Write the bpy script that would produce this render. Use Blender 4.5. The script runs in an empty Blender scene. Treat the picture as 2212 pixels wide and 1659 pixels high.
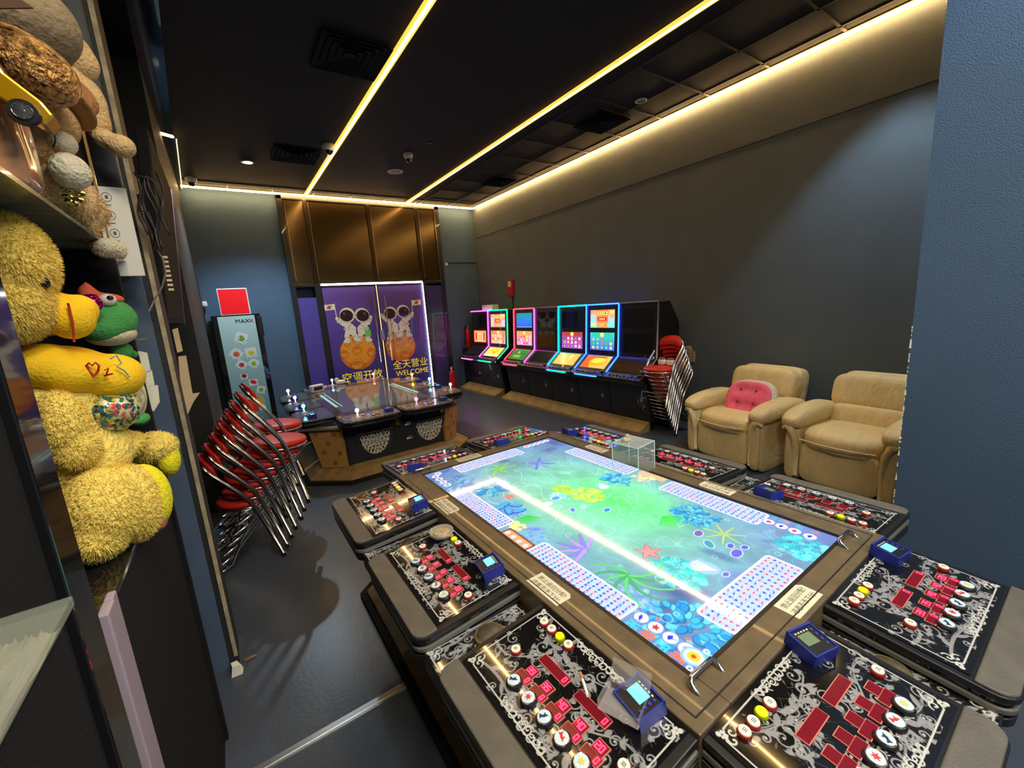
import bpy, math, random
import numpy as np
from mathutils import Vector, Matrix
S = bpy.context.scene
COL = S.collection
PI = math.pi
R_ = math.radians
# ------------------------------------------------------------------ camera, view, world, big lights
FLOOR = -1.65                       # world: z = 0 is the camera height while placing, everything is lifted by UP
UP = 1.65
CEIL = 2.05 + UP
F_PX = 901.727
def _rot(yaw, pit, rol):
    cy, sy = math.cos(yaw), math.sin(yaw); cp, sp = math.cos(pit), math.sin(pit); cr, sr = math.cos(rol), math.sin(rol)
    return Matrix(((cy,-sy,0),(sy,cy,0),(0,0,1))) @ Matrix(((1,0,0),(0,cp,-sp),(0,sp,cp))) @ Matrix(((cr,0,sr),(0,1,0),(-sr,0,cr)))
MC = _rot(R_(-33.84361488), R_(-10.68332017), R_(4.05423806))
cam_d = bpy.data.cameras.new('camera'); cam_d.sensor_width = 36; cam_d.lens = 36*F_PX/2212; cam_d.clip_start = .02; cam_d.clip_end = 60
cam = bpy.data.objects.new('camera', cam_d); COL.objects.link(cam)
bm_ = Matrix((MC.col[0], MC.col[2], -MC.col[1])).transposed()
cam.matrix_world = Matrix.Translation((0,0,UP)) @ bm_.to_4x4()
S.camera = cam
S.view_settings.view_transform = 'Standard'; S.view_settings.look = 'None'; S.view_settings.gamma = 1
S.view_settings.use_curve_mapping = False; S.view_settings.exposure = 0.6
S.cycles.max_bounces = 7; S.cycles.diffuse_bounces = 4; S.cycles.glossy_bounces = 4; S.cycles.transparent_max_bounces = 12
S.cycles.sample_clamp_indirect = 4; S.cycles.caustics_reflective = False; S.cycles.caustics_refractive = False
W = bpy.data.worlds.new('world'); S.world = W; W.use_nodes = True
W.node_tree.nodes['Background'].inputs[0].default_value = (.75,.88,1,1); W.node_tree.nodes['Background'].inputs[1].default_value = .10
def lamp(name, kind, loc, energy, color=(1,1,1), size=.3, size_y=None, rot=(0,0,0), spot=None, blend=.5):
    d = bpy.data.lights.new(name, kind); d.energy = energy; d.color = color
    if kind == 'AREA':
        d.size = size
        if size_y: d.shape = 'RECTANGLE'; d.size_y = size_y
    else: d.shadow_soft_size = size
    if kind == 'SPOT': d.spot_size = spot; d.spot_blend = blend
    o = bpy.data.objects.new(name, d); COL.objects.link(o); o.location = loc; o.rotation_euler = rot; return o
# area fill lamps added for the unseen hall behind the camera (the arcade this room opens onto)
lamp('hall_fill_light', 'AREA', (1.6,-1.6,3.6), 62, (1,.95,.86), 1.2, .6)
lamp('hall_fill_light', 'AREA', (.55,-.5,3.6), 34, (1,.93,.8), .6, .6)
lamp('hall_fill_light', 'AREA', (-.05,.35,3.55), 16, (1,.86,.62), .35, .35)  # warm fill added above the rack to brighten the duck
lamp('ceiling_downlight_beam', 'SPOT', (.61,6.67,CEIL-.03), 170, (.66,.85,1), .04, spot=R_(120), blend=.6)
lamp('ceiling_downlight_beam', 'SPOT', (4.2,1.15,CEIL-.03), 95, (.62,.84,1), .12, spot=R_(84), blend=.35)
lamp('hall_downlight_beam', 'SPOT', (2.45,-.1,CEIL-.03), 75, (.6,.8,1), .05, spot=R_(120), blend=.6)
def at(px, py, Y):                   # photograph pixel + depth Y -> point in the room
    d = MC @ Vector(((px-1106)/F_PX, 1, -(py-829.5)/F_PX)); d = d*(Y/d.y); return Vector((d.x, d.y, d.z+UP))
def atx(px, py, X):
    d = MC @ Vector(((px-1106)/F_PX, 1, -(py-829.5)/F_PX)); d = d*(X/d.x); return Vector((d.x, d.y, d.z+UP))
# ------------------------------------------------------------------ materials
def lin(c): c /= 255; return c/12.92 if c <= .04045 else ((c+.055)/1.055)**2.4
def rgb(r,g,b): return (lin(r),lin(g),lin(b))
MATS = {}
def mat(name, col=(.5,.5,.5), rough=.5, metal=0, emit=None, es=0, noise=0, nscale=8, bump=0, bscale=40, alpha=1, trans=0, coat=0, attr=None, stretch=None, spec=.5, ior=1.45, dirt=None):
    if name in MATS: return MATS[name]
    m = bpy.data.materials.new(name); m.use_nodes = True; nt = m.node_tree; b = nt.nodes['Principled BSDF']
    b.inputs['Base Color'].default_value = (*col,1); b.inputs['Roughness'].default_value = rough; b.inputs['Metallic'].default_value = metal
    b.inputs['Alpha'].default_value = alpha; b.inputs['Transmission Weight'].default_value = trans; b.inputs['Coat Weight'].default_value = coat
    b.inputs['Coat Roughness'].default_value = .03; b.inputs['Specular IOR Level'].default_value = spec; b.inputs['IOR'].default_value = ior
    if emit: b.inputs['Emission Color'].default_value = (*emit,1); b.inputs['Emission Strength'].default_value = es
    N = nt.nodes.new; L = nt.links.new
    if attr:
        a = N('ShaderNodeAttribute'); a.attribute_name = 'Col'
        if 'b' in attr: L(a.outputs['Color'], b.inputs['Base Color'])
        if 'e' in attr: L(a.outputs['Color'], b.inputs['Emission Color']); b.inputs['Emission Strength'].default_value = es
    if noise or bump or dirt:
        tc = N('ShaderNodeTexCoord'); mp = N('ShaderNodeMapping'); L(tc.outputs['Object'], mp.inputs['Vector'])
        if stretch: mp.inputs['Scale'].default_value = stretch
    if noise:
        n = N('ShaderNodeTexNoise'); n.inputs['Scale'].default_value = nscale; n.inputs['Detail'].default_value = 5; L(mp.outputs[0], n.inputs['Vector'])
        r = N('ShaderNodeValToRGB'); L(n.outputs['Fac'], r.inputs[0])
        r.color_ramp.elements[0].position = .3; r.color_ramp.elements[1].position = .7
        r.color_ramp.elements[0].color = (*[c*(1-noise) for c in col],1); r.color_ramp.elements[1].color = (*[min(1,c*(1+noise)) for c in (dirt or col)],1)
        L(r.outputs[0], b.inputs['Base Color'])
    if bump:
        n2 = N('ShaderNodeTexNoise'); n2.inputs['Scale'].default_value = bscale; n2.inputs['Detail'].default_value = 4; L(mp.outputs[0], n2.inputs['Vector'])
        bp = N('ShaderNodeBump'); bp.inputs['Strength'].default_value = bump; bp.inputs['Distance'].default_value = .02; L(n2.outputs['Fac'], bp.inputs['Height']); L(bp.outputs[0], b.inputs['Normal'])
    MATS[name] = m; return m
wallm = mat('slate_wall_paint', rgb(84,94,102), .75, noise=.06, nscale=3, bump=.25, bscale=140)
wall_dk = mat('dark_wall_paint', rgb(40,42,42), .6, noise=.06, nscale=3, bump=.2, bscale=120)
bluewall = mat('blue_wall_paint', rgb(74,102,130), .7, noise=.05, nscale=3, bump=.3, bscale=160)
blk = mat('black_plastic', (.012,.012,.013), .35)
blkg = mat('black_gloss', (.008,.008,.009), .08, coat=.6)
blkm = mat('black_matt', (.009,.009,.010), .8, spec=.25, bump=.15, bscale=200)
chrome = mat('chrome', (.62,.61,.6), .2, 1)
alu = mat('aluminium', (.6,.6,.6), .3, 1)
white = mat('white_plastic', (.75,.73,.68), .4)
cream = mat('cream_card', rgb(225,205,165), .8)
paper = mat('paper', rgb(240,236,215), .8, noise=.06, nscale=30)
red = mat('red_vinyl', rgb(205,42,34), .42, noise=.05, nscale=10, bump=.1, bscale=60)
redp = mat('red_paint', rgb(190,20,25), .3)
gold = mat('brass', rgb(205,165,90), .25, 1)
led_w = mat('warm_led', (1,.8,.5), .5, emit=(1,.62,.24), es=30)
led_c = mat('white_led', (1,1,1), .5, emit=(.95,.97,1), es=9)
beige = mat('beige_leather', rgb(222,199,145), .5, noise=.07, nscale=6, bump=.5, bscale=14, stretch=(1,2.2,1))
bezelm = mat('dusty_bezel', rgb(100,86,62), .5, noise=.22, nscale=14, bump=.1, bscale=120, coat=.15)
padm = mat('armrest_vinyl', rgb(96,92,82), .48, noise=.12, nscale=20, bump=.15, bscale=180)
woodm = mat('gold_brocade_laminate', rgb(186,138,72), .5, noise=.22, nscale=60)
woodk = mat('worn_wood_laminate', rgb(150,122,72), .5, noise=.3, nscale=9, bump=.2, bscale=40)
glassm = mat('clear_glass', (.9,.97,.95), .02, trans=1, ior=1.2)
# ------------------------------------------------------------------ mesh builder
class MB:
    def __init__(s): s.v=[]; s.f=[]; s.mi=[]; s.cur=0
    def add(s, vs, fs, M=None, mi=None):
        o=len(s.v); s.v += [tuple(M@Vector(v)) if M else tuple(v) for v in vs]; s.f += [tuple(i+o for i in f) for f in fs]; s.mi += [s.cur if mi is None else mi]*len(fs); return s
    def box(s, x0,y0,z0,x1,y1,z1, M=None, mi=None):
        return s.add([(x0,y0,z0),(x1,y0,z0),(x1,y1,z0),(x0,y1,z0),(x0,y0,z1),(x1,y0,z1),(x1,y1,z1),(x0,y1,z1)],[(0,3,2,1),(4,5,6,7),(0,1,5,4),(1,2,6,5),(2,3,7,6),(3,0,4,7)],M,mi)
    def prism(s, pts, z0, z1, M=None, mi=None, top=None):
        n=len(pts); t=top or pts
        return s.add([(x,y,z0) for x,y in pts]+[(x,y,z1) for x,y in t],[tuple(range(n-1,-1,-1)),tuple(range(n,2*n))]+[(i,(i+1)%n,(i+1)%n+n,i+n) for i in range(n)],M,mi)
    def lathe(s, prof, n=24, M=None, mi=None):
        vs=[];fs=[];m=len(prof)
        for i in range(n):
            a=2*PI*i/n
            for r,z in prof: vs.append((r*math.cos(a),r*math.sin(a),z))
        for i in range(n):
            for j in range(m-1): fs.append((i*m+j,((i+1)%n)*m+j,((i+1)%n)*m+j+1,i*m+j+1))
        fs.append(tuple(i*m for i in range(n-1,-1,-1))); fs.append(tuple(i*m+m-1 for i in range(n)))
        return s.add(vs,fs,M,mi)
    def tube(s, pts, r, n=10, closed=False, mi=None, M=None):
        P=[Vector(p) for p in pts]; k=len(P); rs=r if isinstance(r,(list,tuple)) else [r]*k
        vs=[];fs=[];up=None
        for i,p in enumerate(P):
            if closed: t=(P[(i+1)%k]-P[i-1]).normalized()
            else: t=(P[min(i+1,k-1)]-P[max(i-1,0)]).normalized()
            if up is None: up=Vector((0,0,1)) if abs(t.z)<.9 else Vector((1,0,0))
            a=t.cross(up).normalized(); b=a.cross(t).normalized(); up=b
            for j in range(n): q=2*PI*j/n; vs.append(p+a*math.cos(q)*rs[i]+b*math.sin(q)*rs[i])
        for i in range(k if closed else k-1):
            for j in range(n): fs.append((i*n+j,((i+1)%k)*n+j,((i+1)%k)*n+(j+1)%n,i*n+(j+1)%n))
        if not closed: fs.append(tuple(range(n-1,-1,-1))); fs.append(tuple((k-1)*n+j for j in range(n)))
        return s.add(vs,fs,M,mi)
    def sup(s, c, r, e1=.5, e2=.5, n=28, m=16, M=None, mi=None, bend=None):   # superellipsoid
        def sp(x,e): return math.copysign(abs(x)**e, x)
        vs=[];fs=[]
        T=Matrix.Translation(c) @ (M or Matrix.Identity(4))
        for i in range(m+1):
            ph=-PI/2+PI*i/m
            for j in range(n):
                th=2*PI*j/n
                v=Vector((r[0]*sp(math.cos(ph),e1)*sp(math.cos(th),e2), r[1]*sp(math.cos(ph),e1)*sp(math.sin(th),e2), r[2]*sp(math.sin(ph),e1)))
                if bend: v=bend(v)
                vs.append(v)
        for i in range(m):
            for j in range(n): fs.append((i*n+j,i*n+(j+1)%n,(i+1)*n+(j+1)%n,(i+1)*n+j))
        return s.add(vs,fs,T,mi)
    def quad(s, a,b,c,d, mi=None): return s.add([a,b,c,d],[(0,1,2,3)],None,mi)
    def build(s, name, m, parent=None, bev=0, smooth=False, loc=None, rot=None, sub=0, seg=2):
        me=bpy.data.meshes.new(name); me.from_pydata(s.v,[],s.f); 
        for mm in (m if isinstance(m,(list,tuple)) else [m]): me.materials.append(mm)
        me.polygons.foreach_set('material_index', s.mi)
        if smooth: me.polygons.foreach_set('use_smooth',[True]*len(s.f))
        me.update()
        return link(name, me, parent, bev, loc, rot, sub, seg, smooth)
def link(name, me, parent=None, bev=0, loc=None, rot=None, sub=0, seg=2, smooth=False):
    o=bpy.data.objects.new(name, me); COL.objects.link(o); o.parent=parent
    if loc is not None: o.location=loc
    if rot is not None: o.rotation_euler=rot
    if bev:
        b=o.modifiers.new('bevel','BEVEL'); b.width=bev; b.segments=seg; b.limit_method='ANGLE'; b.angle_limit=R_(40)
        if not smooth: b.harden_normals=False
    if sub: o.modifiers.new('sub','SUBSURF').levels=sub; o.modifiers['sub'].render_levels=sub
    return o
def tag(o, label=None, cat=None, group=None, kind=None):
    if label: o['label']=label
    if cat: o['category']=cat
    if group: o['group']=group
    if kind: o['kind']=kind
    return o
def empty(name, loc, rz=0, label=None, cat=None, group=None):
    o=bpy.data.objects.new(name,None); COL.objects.link(o); o.location=loc; o.rotation_euler=(0,0,rz); o.empty_display_size=.1
    return tag(o,label,cat,group)
def kids(o): return [c for c in bpy.data.objects if c.parent==o]
def copy_tree(o, parent=None):
    ch=kids(o); c=o.copy(); COL.objects.link(c); c.parent=parent
    for k in ch: copy_tree(k,c)
    return c
def rrect(x0,y0,x1,y1,r,n=5,corners=(1,1,1,1)):      # corners: x0y0, x1y0, x1y1, x0y1
    pts=[]
    for k,(cx,cy,sx,sy,a0) in enumerate(((x0,y0,1,1,180),(x1,y0,-1,1,270),(x1,y1,-1,-1,0),(x0,y1,1,-1,90))):
        if not corners[k]: pts.append((cx,cy)); continue
        for i in range(n+1):
            a=R_(a0+90*i/n); pts.append((cx+sx*r+r*math.cos(a),cy+sy*r+r*math.sin(a)))
    return pts
def text(s, size, name, m, parent=None, loc=(0,0,0), rot=(0,0,0), ext=.0006, sx=1):
    cu=bpy.data.curves.new(name,'FONT'); cu.body=s; cu.size=size; cu.extrude=ext; cu.align_x='CENTER'; cu.align_y='CENTER'; cu.resolution_u=3
    t=bpy.data.objects.new('tmp',cu); COL.objects.link(t)
    dg=bpy.context.evaluated_depsgraph_get(); me=bpy.data.meshes.new_from_object(t.evaluated_get(dg)); bpy.data.objects.remove(t); bpy.data.curves.remove(cu)
    me.materials.clear(); me.materials.append(m)
    o=bpy.data.objects.new(name,me); COL.objects.link(o); o.parent=parent; o.location=loc; o.rotation_euler=rot; o.scale=(sx,1,1); return o
# ------------------------------------------------------------------ drawn surfaces: a picture held as colours of a fine mesh
class Canvas:
    def __init__(s, w, h, ppm, bg=(0,0,0)):
        s.W=int(w*ppm)+1; s.H=int(h*ppm)+1; s.w=w; s.h=h; s.p=ppm
        s.X,s.Y=np.meshgrid(np.linspace(0,w,s.W),np.linspace(0,h,s.H)); s.im=np.zeros((s.H,s.W,3)); s.im[:]=bg; s.mask=np.zeros((s.H,s.W))
    def sl(s,x0,y0,x1,y1):
        m=2/s.p; i0=max(0,int((x0-m)*s.p)); i1=min(s.W,int((x1+m)*s.p)+2); j0=max(0,int((y0-m)*s.p)); j1=min(s.H,int((y1+m)*s.p)+2)
        return (slice(j0,max(j0,j1)),slice(i0,max(i0,i1)))
    def blend(s,k,d,c,a=1):              # d: signed distance (m), negative inside
        al=np.clip(.5-d*s.p,0,1)*a; s.im[k]=s.im[k]*(1-al[...,None])+np.array(c)*al[...,None]; s.mask[k]=np.maximum(s.mask[k],al)
    def disk(s,x,y,r,c,a=1):
        k=s.sl(x-r,y-r,x+r,y+r); s.blend(k,np.hypot(s.X[k]-x,s.Y[k]-y)-r,c,a)
    def ring(s,x,y,r,t,c,a=1):
        k=s.sl(x-r-t,y-r-t,x+r+t,y+r+t); s.blend(k,np.abs(np.hypot(s.X[k]-x,s.Y[k]-y)-r)-t/2,c,a)
    def ell(s,x,y,rx,ry,ang,c,a=1,soft=0):
        R=max(rx,ry); k=s.sl(x-R,y-R,x+R,y+R); ca,sa=math.cos(ang),math.sin(ang); dx=s.X[k]-x; dy=s.Y[k]-y
        q=np.hypot((dx*ca+dy*sa)/rx,(-dx*sa+dy*ca)/ry)
        if soft: al=np.clip((1-q)/soft,0,1)*a; s.im[k]=s.im[k]*(1-al[...,None])+np.array(c)*al[...,None]
        else: s.blend(k,(q-1)*min(rx,ry),c,a)
    def leaf(s,x,y,l,w,ang,c,a=1):
        k=s.sl(x-l,y-l,x+l,y+l); ca,sa=math.cos(ang),math.sin(ang); dx=s.X[k]-x; dy=s.Y[k]-y; u=(dx*ca+dy*sa)/l; v=(-dx*sa+dy*ca)
        s.blend(k,np.abs(v)-w*np.clip(1-(2*u-1)**2,0,1)**.8*np.where((u>0)&(u<1),1,-9),c,a)
    def line(s,pts,r,c,a=1,r2=None):
        n=len(pts)-1
        for i in range(n):
            (x0,y0),(x1,y1)=pts[i],pts[i+1]; rr=r if r2 is None else r+(r2-r)*i/max(1,n-1)
            k=s.sl(min(x0,x1)-rr,min(y0,y1)-rr,max(x0,x1)+rr,max(y0,y1)+rr)
            if s.X[k].size==0: continue
            dx,dy=x1-x0,y1-y0; L=dx*dx+dy*dy+1e-12; t=np.clip(((s.X[k]-x0)*dx+(s.Y[k]-y0)*dy)/L,0,1)
            s.blend(k,np.hypot(s.X[k]-x0-t*dx,s.Y[k]-y0-t*dy)-rr,c,a)
    def poly(s,pts,c,a=1):
        xs=[p[0] for p in pts]; ys=[p[1] for p in pts]; k=s.sl(min(xs),min(ys),max(xs),max(ys)); X,Y=s.X[k],s.Y[k]
        ins=np.zeros(X.shape,bool); n=len(pts)
        for i in range(n):
            (x0,y0),(x1,y1)=pts[i],pts[(i+1)%n]
            if y0==y1: continue
            ins^=((y0>Y)!=(y1>Y))&(X<(x1-x0)*(Y-y0)/(y1-y0)+x0)
        s.blend(k,np.where(ins,-1,1),c,a)
    def rect(s,x0,y0,x1,y1,c,a=1,r=0):
        k=s.sl(x0,y0,x1,y1); dx=np.abs(s.X[k]-(x0+x1)/2)-(x1-x0)/2+r; dy=np.abs(s.Y[k]-(y0+y1)/2)-(y1-y0)/2+r
        s.blend(k,np.hypot(np.maximum(dx,0),np.maximum(dy,0))+np.minimum(np.maximum(dx,dy),0)-r,c,a)
    def star(s,x,y,r,ang,c,k=.45,n=5,a=1):
        s.poly([(x+(r if i%2==0 else r*k)*math.cos(ang+PI*i/n),y+(r if i%2==0 else r*k)*math.sin(ang+PI*i/n)) for i in range(2*n)],c,a)
    def seg7(s,ch,x,y,h,c,t=None):       # lower-left corner, height
        w=h*.55; t=t or h*.07; g={'0':'abcdef','1':'bc','2':'abged','3':'abgcd','4':'fgbc','6':'afgedc','8':'abcdefg','9':'abcfgd','5':'afgcd','7':'abc'}[ch]
        P={'a':((0,h),(w,h)),'b':((w,h),(w,h/2)),'c':((w,h/2),(w,0)),'d':((w,0),(0,0)),'e':((0,0),(0,h/2)),'f':((0,h/2),(0,h)),'g':((0,h/2),(w,h/2))}
        for q in g: (a,b),(d,e)=P[q]; s.line([(x+a,y+b),(x+d,y+e)],t,c)
    def mesh(s, name, m, parent=None, M=None, cut=False, curve=None):
        me=bpy.data.meshes.new(name); W_,H_=s.W,s.H; n=W_*H_
        co=np.zeros((n,3)); co[:,0]=(s.X-s.w/2).ravel(); co[:,1]=(s.Y-s.h/2).ravel()
        if curve: co=curve(co)
        i=np.arange(n).reshape(H_,W_); q=np.stack([i[:-1,:-1],i[:-1,1:],i[1:,1:],i[1:,:-1]],-1).reshape(-1,4)
        if cut: mk=s.mask.ravel()>.5; q=q[mk[q].all(1)]
        me.vertices.add(n); me.vertices.foreach_set('co',co.ravel()); f=len(q)
        me.loops.add(f*4); me.loops.foreach_set('vertex_index',q.ravel().astype(np.int32)); me.polygons.add(f)
        me.polygons.foreach_set('loop_start',np.arange(0,f*4,4,dtype=np.int32)); me.polygons.foreach_set('loop_total',np.full(f,4,np.int32))
        me.update(calc_edges=True)
        a=me.color_attributes.new('Col','FLOAT_COLOR','POINT'); cc=np.ones((n,4)); cc[:,:3]=s.im.reshape(-1,3); a.data.foreach_set('color',cc.ravel()); me.materials.append(m)
        o=bpy.data.objects.new(name,me); COL.objects.link(o); o.parent=parent
        if M is not None: o.matrix_local=M
        return o
def frame(origin, ux, uy):               # matrix for a drawn surface: local x along ux, y along uy
    ux=Vector(ux).normalized(); uy=Vector(uy).normalized(); uz=ux.cross(uy); M=Matrix((ux,uy,uz)).transposed().to_4x4(); M.translation=Vector(origin); return M
def spiral(x,y,r0,turns,ang,dirn=1,n=34):
    return [(x+r0*(1-t)**1.1*math.cos(ang+dirn*turns*2*PI*t),y+r0*(1-t)**1.1*math.sin(ang+dirn*turns*2*PI*t)) for t in [i/n*.93 for i in range(n+1)]]
def bez(a,b,c,d,n=16): return [tuple(((1-t)**3*a[k]+3*(1-t)**2*t*b[k]+3*(1-t)*t*t*c[k]+t**3*d[k]) for k in (0,1)) for t in [i/n for i in range(n+1)]]
# ------------------------------------------------------------------ the room
YB = 8.15; XR = 4.75; ZC = CEIL
def struct(mb, name, m, parent=None, **k):
    o = mb.build(name, m, parent, **k)
    if parent is None: o['kind'] = 'structure'
    return o
floorm = mat('slate_floor_tile', rgb(70,77,88), .3, noise=.15, nscale=2.2, bump=.05, bscale=60, spec=.4)
ceilm = mat('black_ceiling_paint', rgb(29,31,38), .8, noise=.08, nscale=5, bump=.2, bscale=200)
struct(MB().box(-3,-2.6,-.1,6,8.3,0), 'floor', floorm)
struct(MB().box(-3,-2.6,ZC,6,8.3,ZC+.1), 'ceiling', ceilm)
struct(MB().box(-.38,YB,0,1.05,YB+.15,ZC).box(3.93,YB,0,XR+.1,YB+.15,ZC).box(1.05,YB+.12,0,3.93,YB+.15,ZC), 'wall_back', bluewall)
struct(MB().box(XR,.3,0,XR+.15,YB+.15,ZC), 'wall_right', wallm)
struct(MB().box(-.36,2.3,0,-.2,2.48,ZC), 'wall_left_near', wall_dk); struct(MB().box(-.62,2.3,0,-.5,4.45,ZC), 'wall_left_middle', blkm); struct(MB().box(-.62,4.45,0,-.2,YB,ZC), 'wall_left', wall_dk)
struct(MB().box(2.85,-2.6,0,XR+.3,.606,ZC), 'wall_near_right', mat('near_wall_paint', rgb(64,87,112), .7, noise=.05, nscale=3, bump=.3, bscale=160))
# torn plaster along the two outer wall corners
random.seed(4)
def chips(name, x, y, z0, z1, n, s):
    mb = MB()
    for i in range(n):
        z = random.uniform(z0,z1); h = random.uniform(.005,.03); w = random.uniform(.0012,.0038)
        mb.prism([(x-w,y-w),(x+w*.6,y-w*1.2),(x+w,y+w*.8),(x-w*.7,y+w)], z, z+h, top=[(x-w*.3,y-w*.3),(x+w*.2,y-w*.5),(x+w*.4,y+w*.3),(x-w*.2,y+w*.3)])
    struct(mb, name, paper)
chips('trim_1', 2.848, .606, .25, 1.4, 40, 1)
chips('trim_2', -.202, 2.298, .1, 1.5, 16, 1)
struct(MB().box(-.215,2.294,.05,-.199,2.302,ZC), 'trim_3', mat('bare_plaster', rgb(170,155,125), .8, noise=.3, nscale=20))
struct(MB().box(-.335,2.2915,0,-.237,2.2995,ZC), 'trim_4', mat('slate_blue_corner_paint', rgb(78,95,118), .6, noise=.1))
struct(MB().box(XR-.005,.77,3.094,XR,YB,3.1).box(XR-.005,7.2,.0,XR,YB,.012), 'trim_5', mat('painted_groove_shade', (.01,.01,.01), .9))  # raised black strips; the upper one paints the wall groove's shade
g = MB()
y = 1.0
while y < 8.1: g.box(3.5,y-.012,ZC-.006,4.74,y+.012,ZC); y += .6
for x in (3.5,4.12,4.55): g.box(x-.012,-1,ZC-.006,x+.012,YB-.02,ZC)
for x in (.4,1.0,1.6,2.2,2.8,3.4,4.0): g.box(x-.01,7.72,ZC-.006,x+.01,YB-.02,ZC)
g.box(-.2,7.72,ZC-.006,4.75,7.745,ZC)
struct(g, 'trim_6', mat('dark_grid_bar', rgb(48,42,36), .6))
struct(MB().prism([(-.36,8.12),(-.182,8.12),(-.104,5.96),(-.004,3.71),(.09,1.6),(.09,-.5),(-1.6,-.5),(-1.6,3.0)], ZC-.05, ZC-.004), 'trim_7', blkg)
struct(MB().box(-.19,1.63,0,3.3,1.672,.006).box(-.19,1.644,.006,3.3,1.650,.010), 'trim_8', alu)
struct(MB().box(-.6,-.4,.001,-.19,1.63,.003), 'trim_9', mat('brown_floor_tile', rgb(74,66,56), .35, noise=.1))
lipm = mat('amber_painted_bloom',(1,.6,.2),.5,emit=(1,.52,.06),es=1.0)  # amber emissive edges imitate the bloom around the strips
def strip(x0,y0,x1,y1,label,w=.02,drop=.012,lips=False):
    L = math.hypot(x1-x0,y1-y0); a = math.atan2(y1-y0,x1-x0)
    t = empty('led_light_strip', ((x0+x1)/2,(y0+y1)/2,ZC), a, label, 'light strip', 'warm LED strips on the ceiling')
    MB().box(-L/2,-w-.006,-.006,L/2,w+.006,0).build('channel', alu, t)
    MB().box(-L/2,-w*.6,-.032,L/2,w*.6,-.006).build('diffuser', led_w, t)
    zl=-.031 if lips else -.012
    MB().box(-L/2,-w-.008,zl,L/2,-w*.6-.0005,-.0062).build('painted_bloom', lipm, t); MB().box(-L/2,w*.6+.0005,zl,L/2,w+.008,-.0062).build('painted_bloom', lipm, t)
strip(-.17,8.0,4.70,8.0,'warm yellow LED strip running above the back wall with the door')
strip(4.70,-1.2,4.70,7.97,'warm yellow LED strip along the top of the long right wall')
strip(3.24,-1.2,3.24,7.97,'warm yellow LED strip across the ceiling, middle of the three long ones',lips=True)
strip(1.49,-1.2,1.49,7.97,'warm yellow LED strip across the ceiling nearest the yellow duck side',lips=True)
tp = empty('led_light_strip', (-.25,5.87,ZC-.05), math.atan2(.17,.30), 'short glowing bar painting in a strip reflection on the black panel above the shelf rack', 'light strip')  # emissive bar put in where a reflected strip shows on the panel
MB().box(-.17,-.012,-.01,.17,.012,0).build('diffuser', led_w, tp)
tp = empty('led_light_strip', (-.12,7.0,ZC-.05), math.atan2(2.05,-.078), 'dim glowing bar painting in the ceiling edge glow at top left corner beside the dome camera', 'light strip')  # thin emissive bar put in for the yellow glow along the edge
MB().box(-1.0,-.004,-.006,1.0,.004,0).build('diffuser', mat('painted_edge_glow',(1,.8,.4),.5,emit=(1,.75,.3),es=2.5), tp)
# ceiling fittings
def vent(x,y,s,label):
    t = empty('ceiling_vent',(x,y,ZC),0,label,'vent')
    m = mat('dark_vent', rgb(34,33,34), .6)
    MB().prism(rrect(-s,-s,s,s,.01),-.012,0).build('backing', ceilm, t)
    for k in range(5):
        r = s*(1-k*.19); b = MB()
        for q in range(4):
            b.add([(-r,-r,-.03),(r,-r,-.03),(r-.02,-r+.03,-.012),(-r+.02,-r+.03,-.012)],[(0,1,2,3),(3,2,1,0)],Matrix.Rotation(q*PI/2,4,'Z'))
        b.build('louvre', m, t)
vent(1.19,3.75,.26,'square black ceiling vent near the top of the picture'); vent(4.05,3.76,.24,'square vent in the tiles beside the right wall, nearer one')
vent(4.18,6.2,.22,'square vent in the tiles above the gaming cabinets'); vent(1.1,6.15,.26,'faint square vent beside the round downlight')
def downlight(x,y,r,on,label,name='downlight'):
    t = empty(name,(x,y,ZC),0,label,name.replace('_',' '))
    MB().lathe([(r,0),(r*1.25,0),(r*1.25,-.006),(r,-.01),(r*.95,-.004)],24).build('trim_ring', white if not on else alu, t, smooth=True)
    MB().lathe([(r*.93,-.002),(r*.9,-.006),(.001,-.006)],24).build('lens', led_c if on else mat('frosted_lens',(.4,.36,.3),.4), t)
downlight(.61,6.67,.06,True,'lit white round downlight in the dark ceiling')
downlight(4.07,3.21,.05,False,'unlit round downlight in the ceiling tiles by the right wall')
downlight(4.35,6.3,.02,False,'tiny sprinkler spot in the far ceiling tiles','ceiling_sprinkler')
downlight(2.46,6.35,.09,False,'flat round dark grille in the far ceiling between two light strips','ceiling_speaker'); 
def dome(x,y,s,label):
    t = empty('dome_camera',(x,y,ZC),0,label,'camera')
    MB().lathe([(s,0),(s*1.02,-.02),(s*.95,-.045),(s*.7,-.06)],24).build('housing', white, t, smooth=True)
    MB().lathe([(s*.68,-.055),(s*.62,-.085),(s*.4,-.108),(.002,-.118)],24).build('lens_dome', blkg, t, smooth=True)
    MB().lathe([(s*.7,-.056),(s*.76,-.062),(s*.7,-.07)],24).build('ring', white, t, smooth=True)
dome(1.40,5.69,.075,'white dome camera beside the left long light strip'); dome(2.37,5.6,.06,'small white dome sensor between two light strips')
dome(-.03,7.6,.07,'white dome camera in the far left ceiling corner')
MB().lathe([(.03,0),(.035,-.012),(.0,-.016)],16).build('smoke_detector', mat('grey_plastic',rgb(70,70,76),.5), None, loc=(2.48,5.15,ZC)); tag(bpy.data.objects['smoke_detector'],'tiny dark grey detector on the ceiling left of the middle strip','detector')
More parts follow.
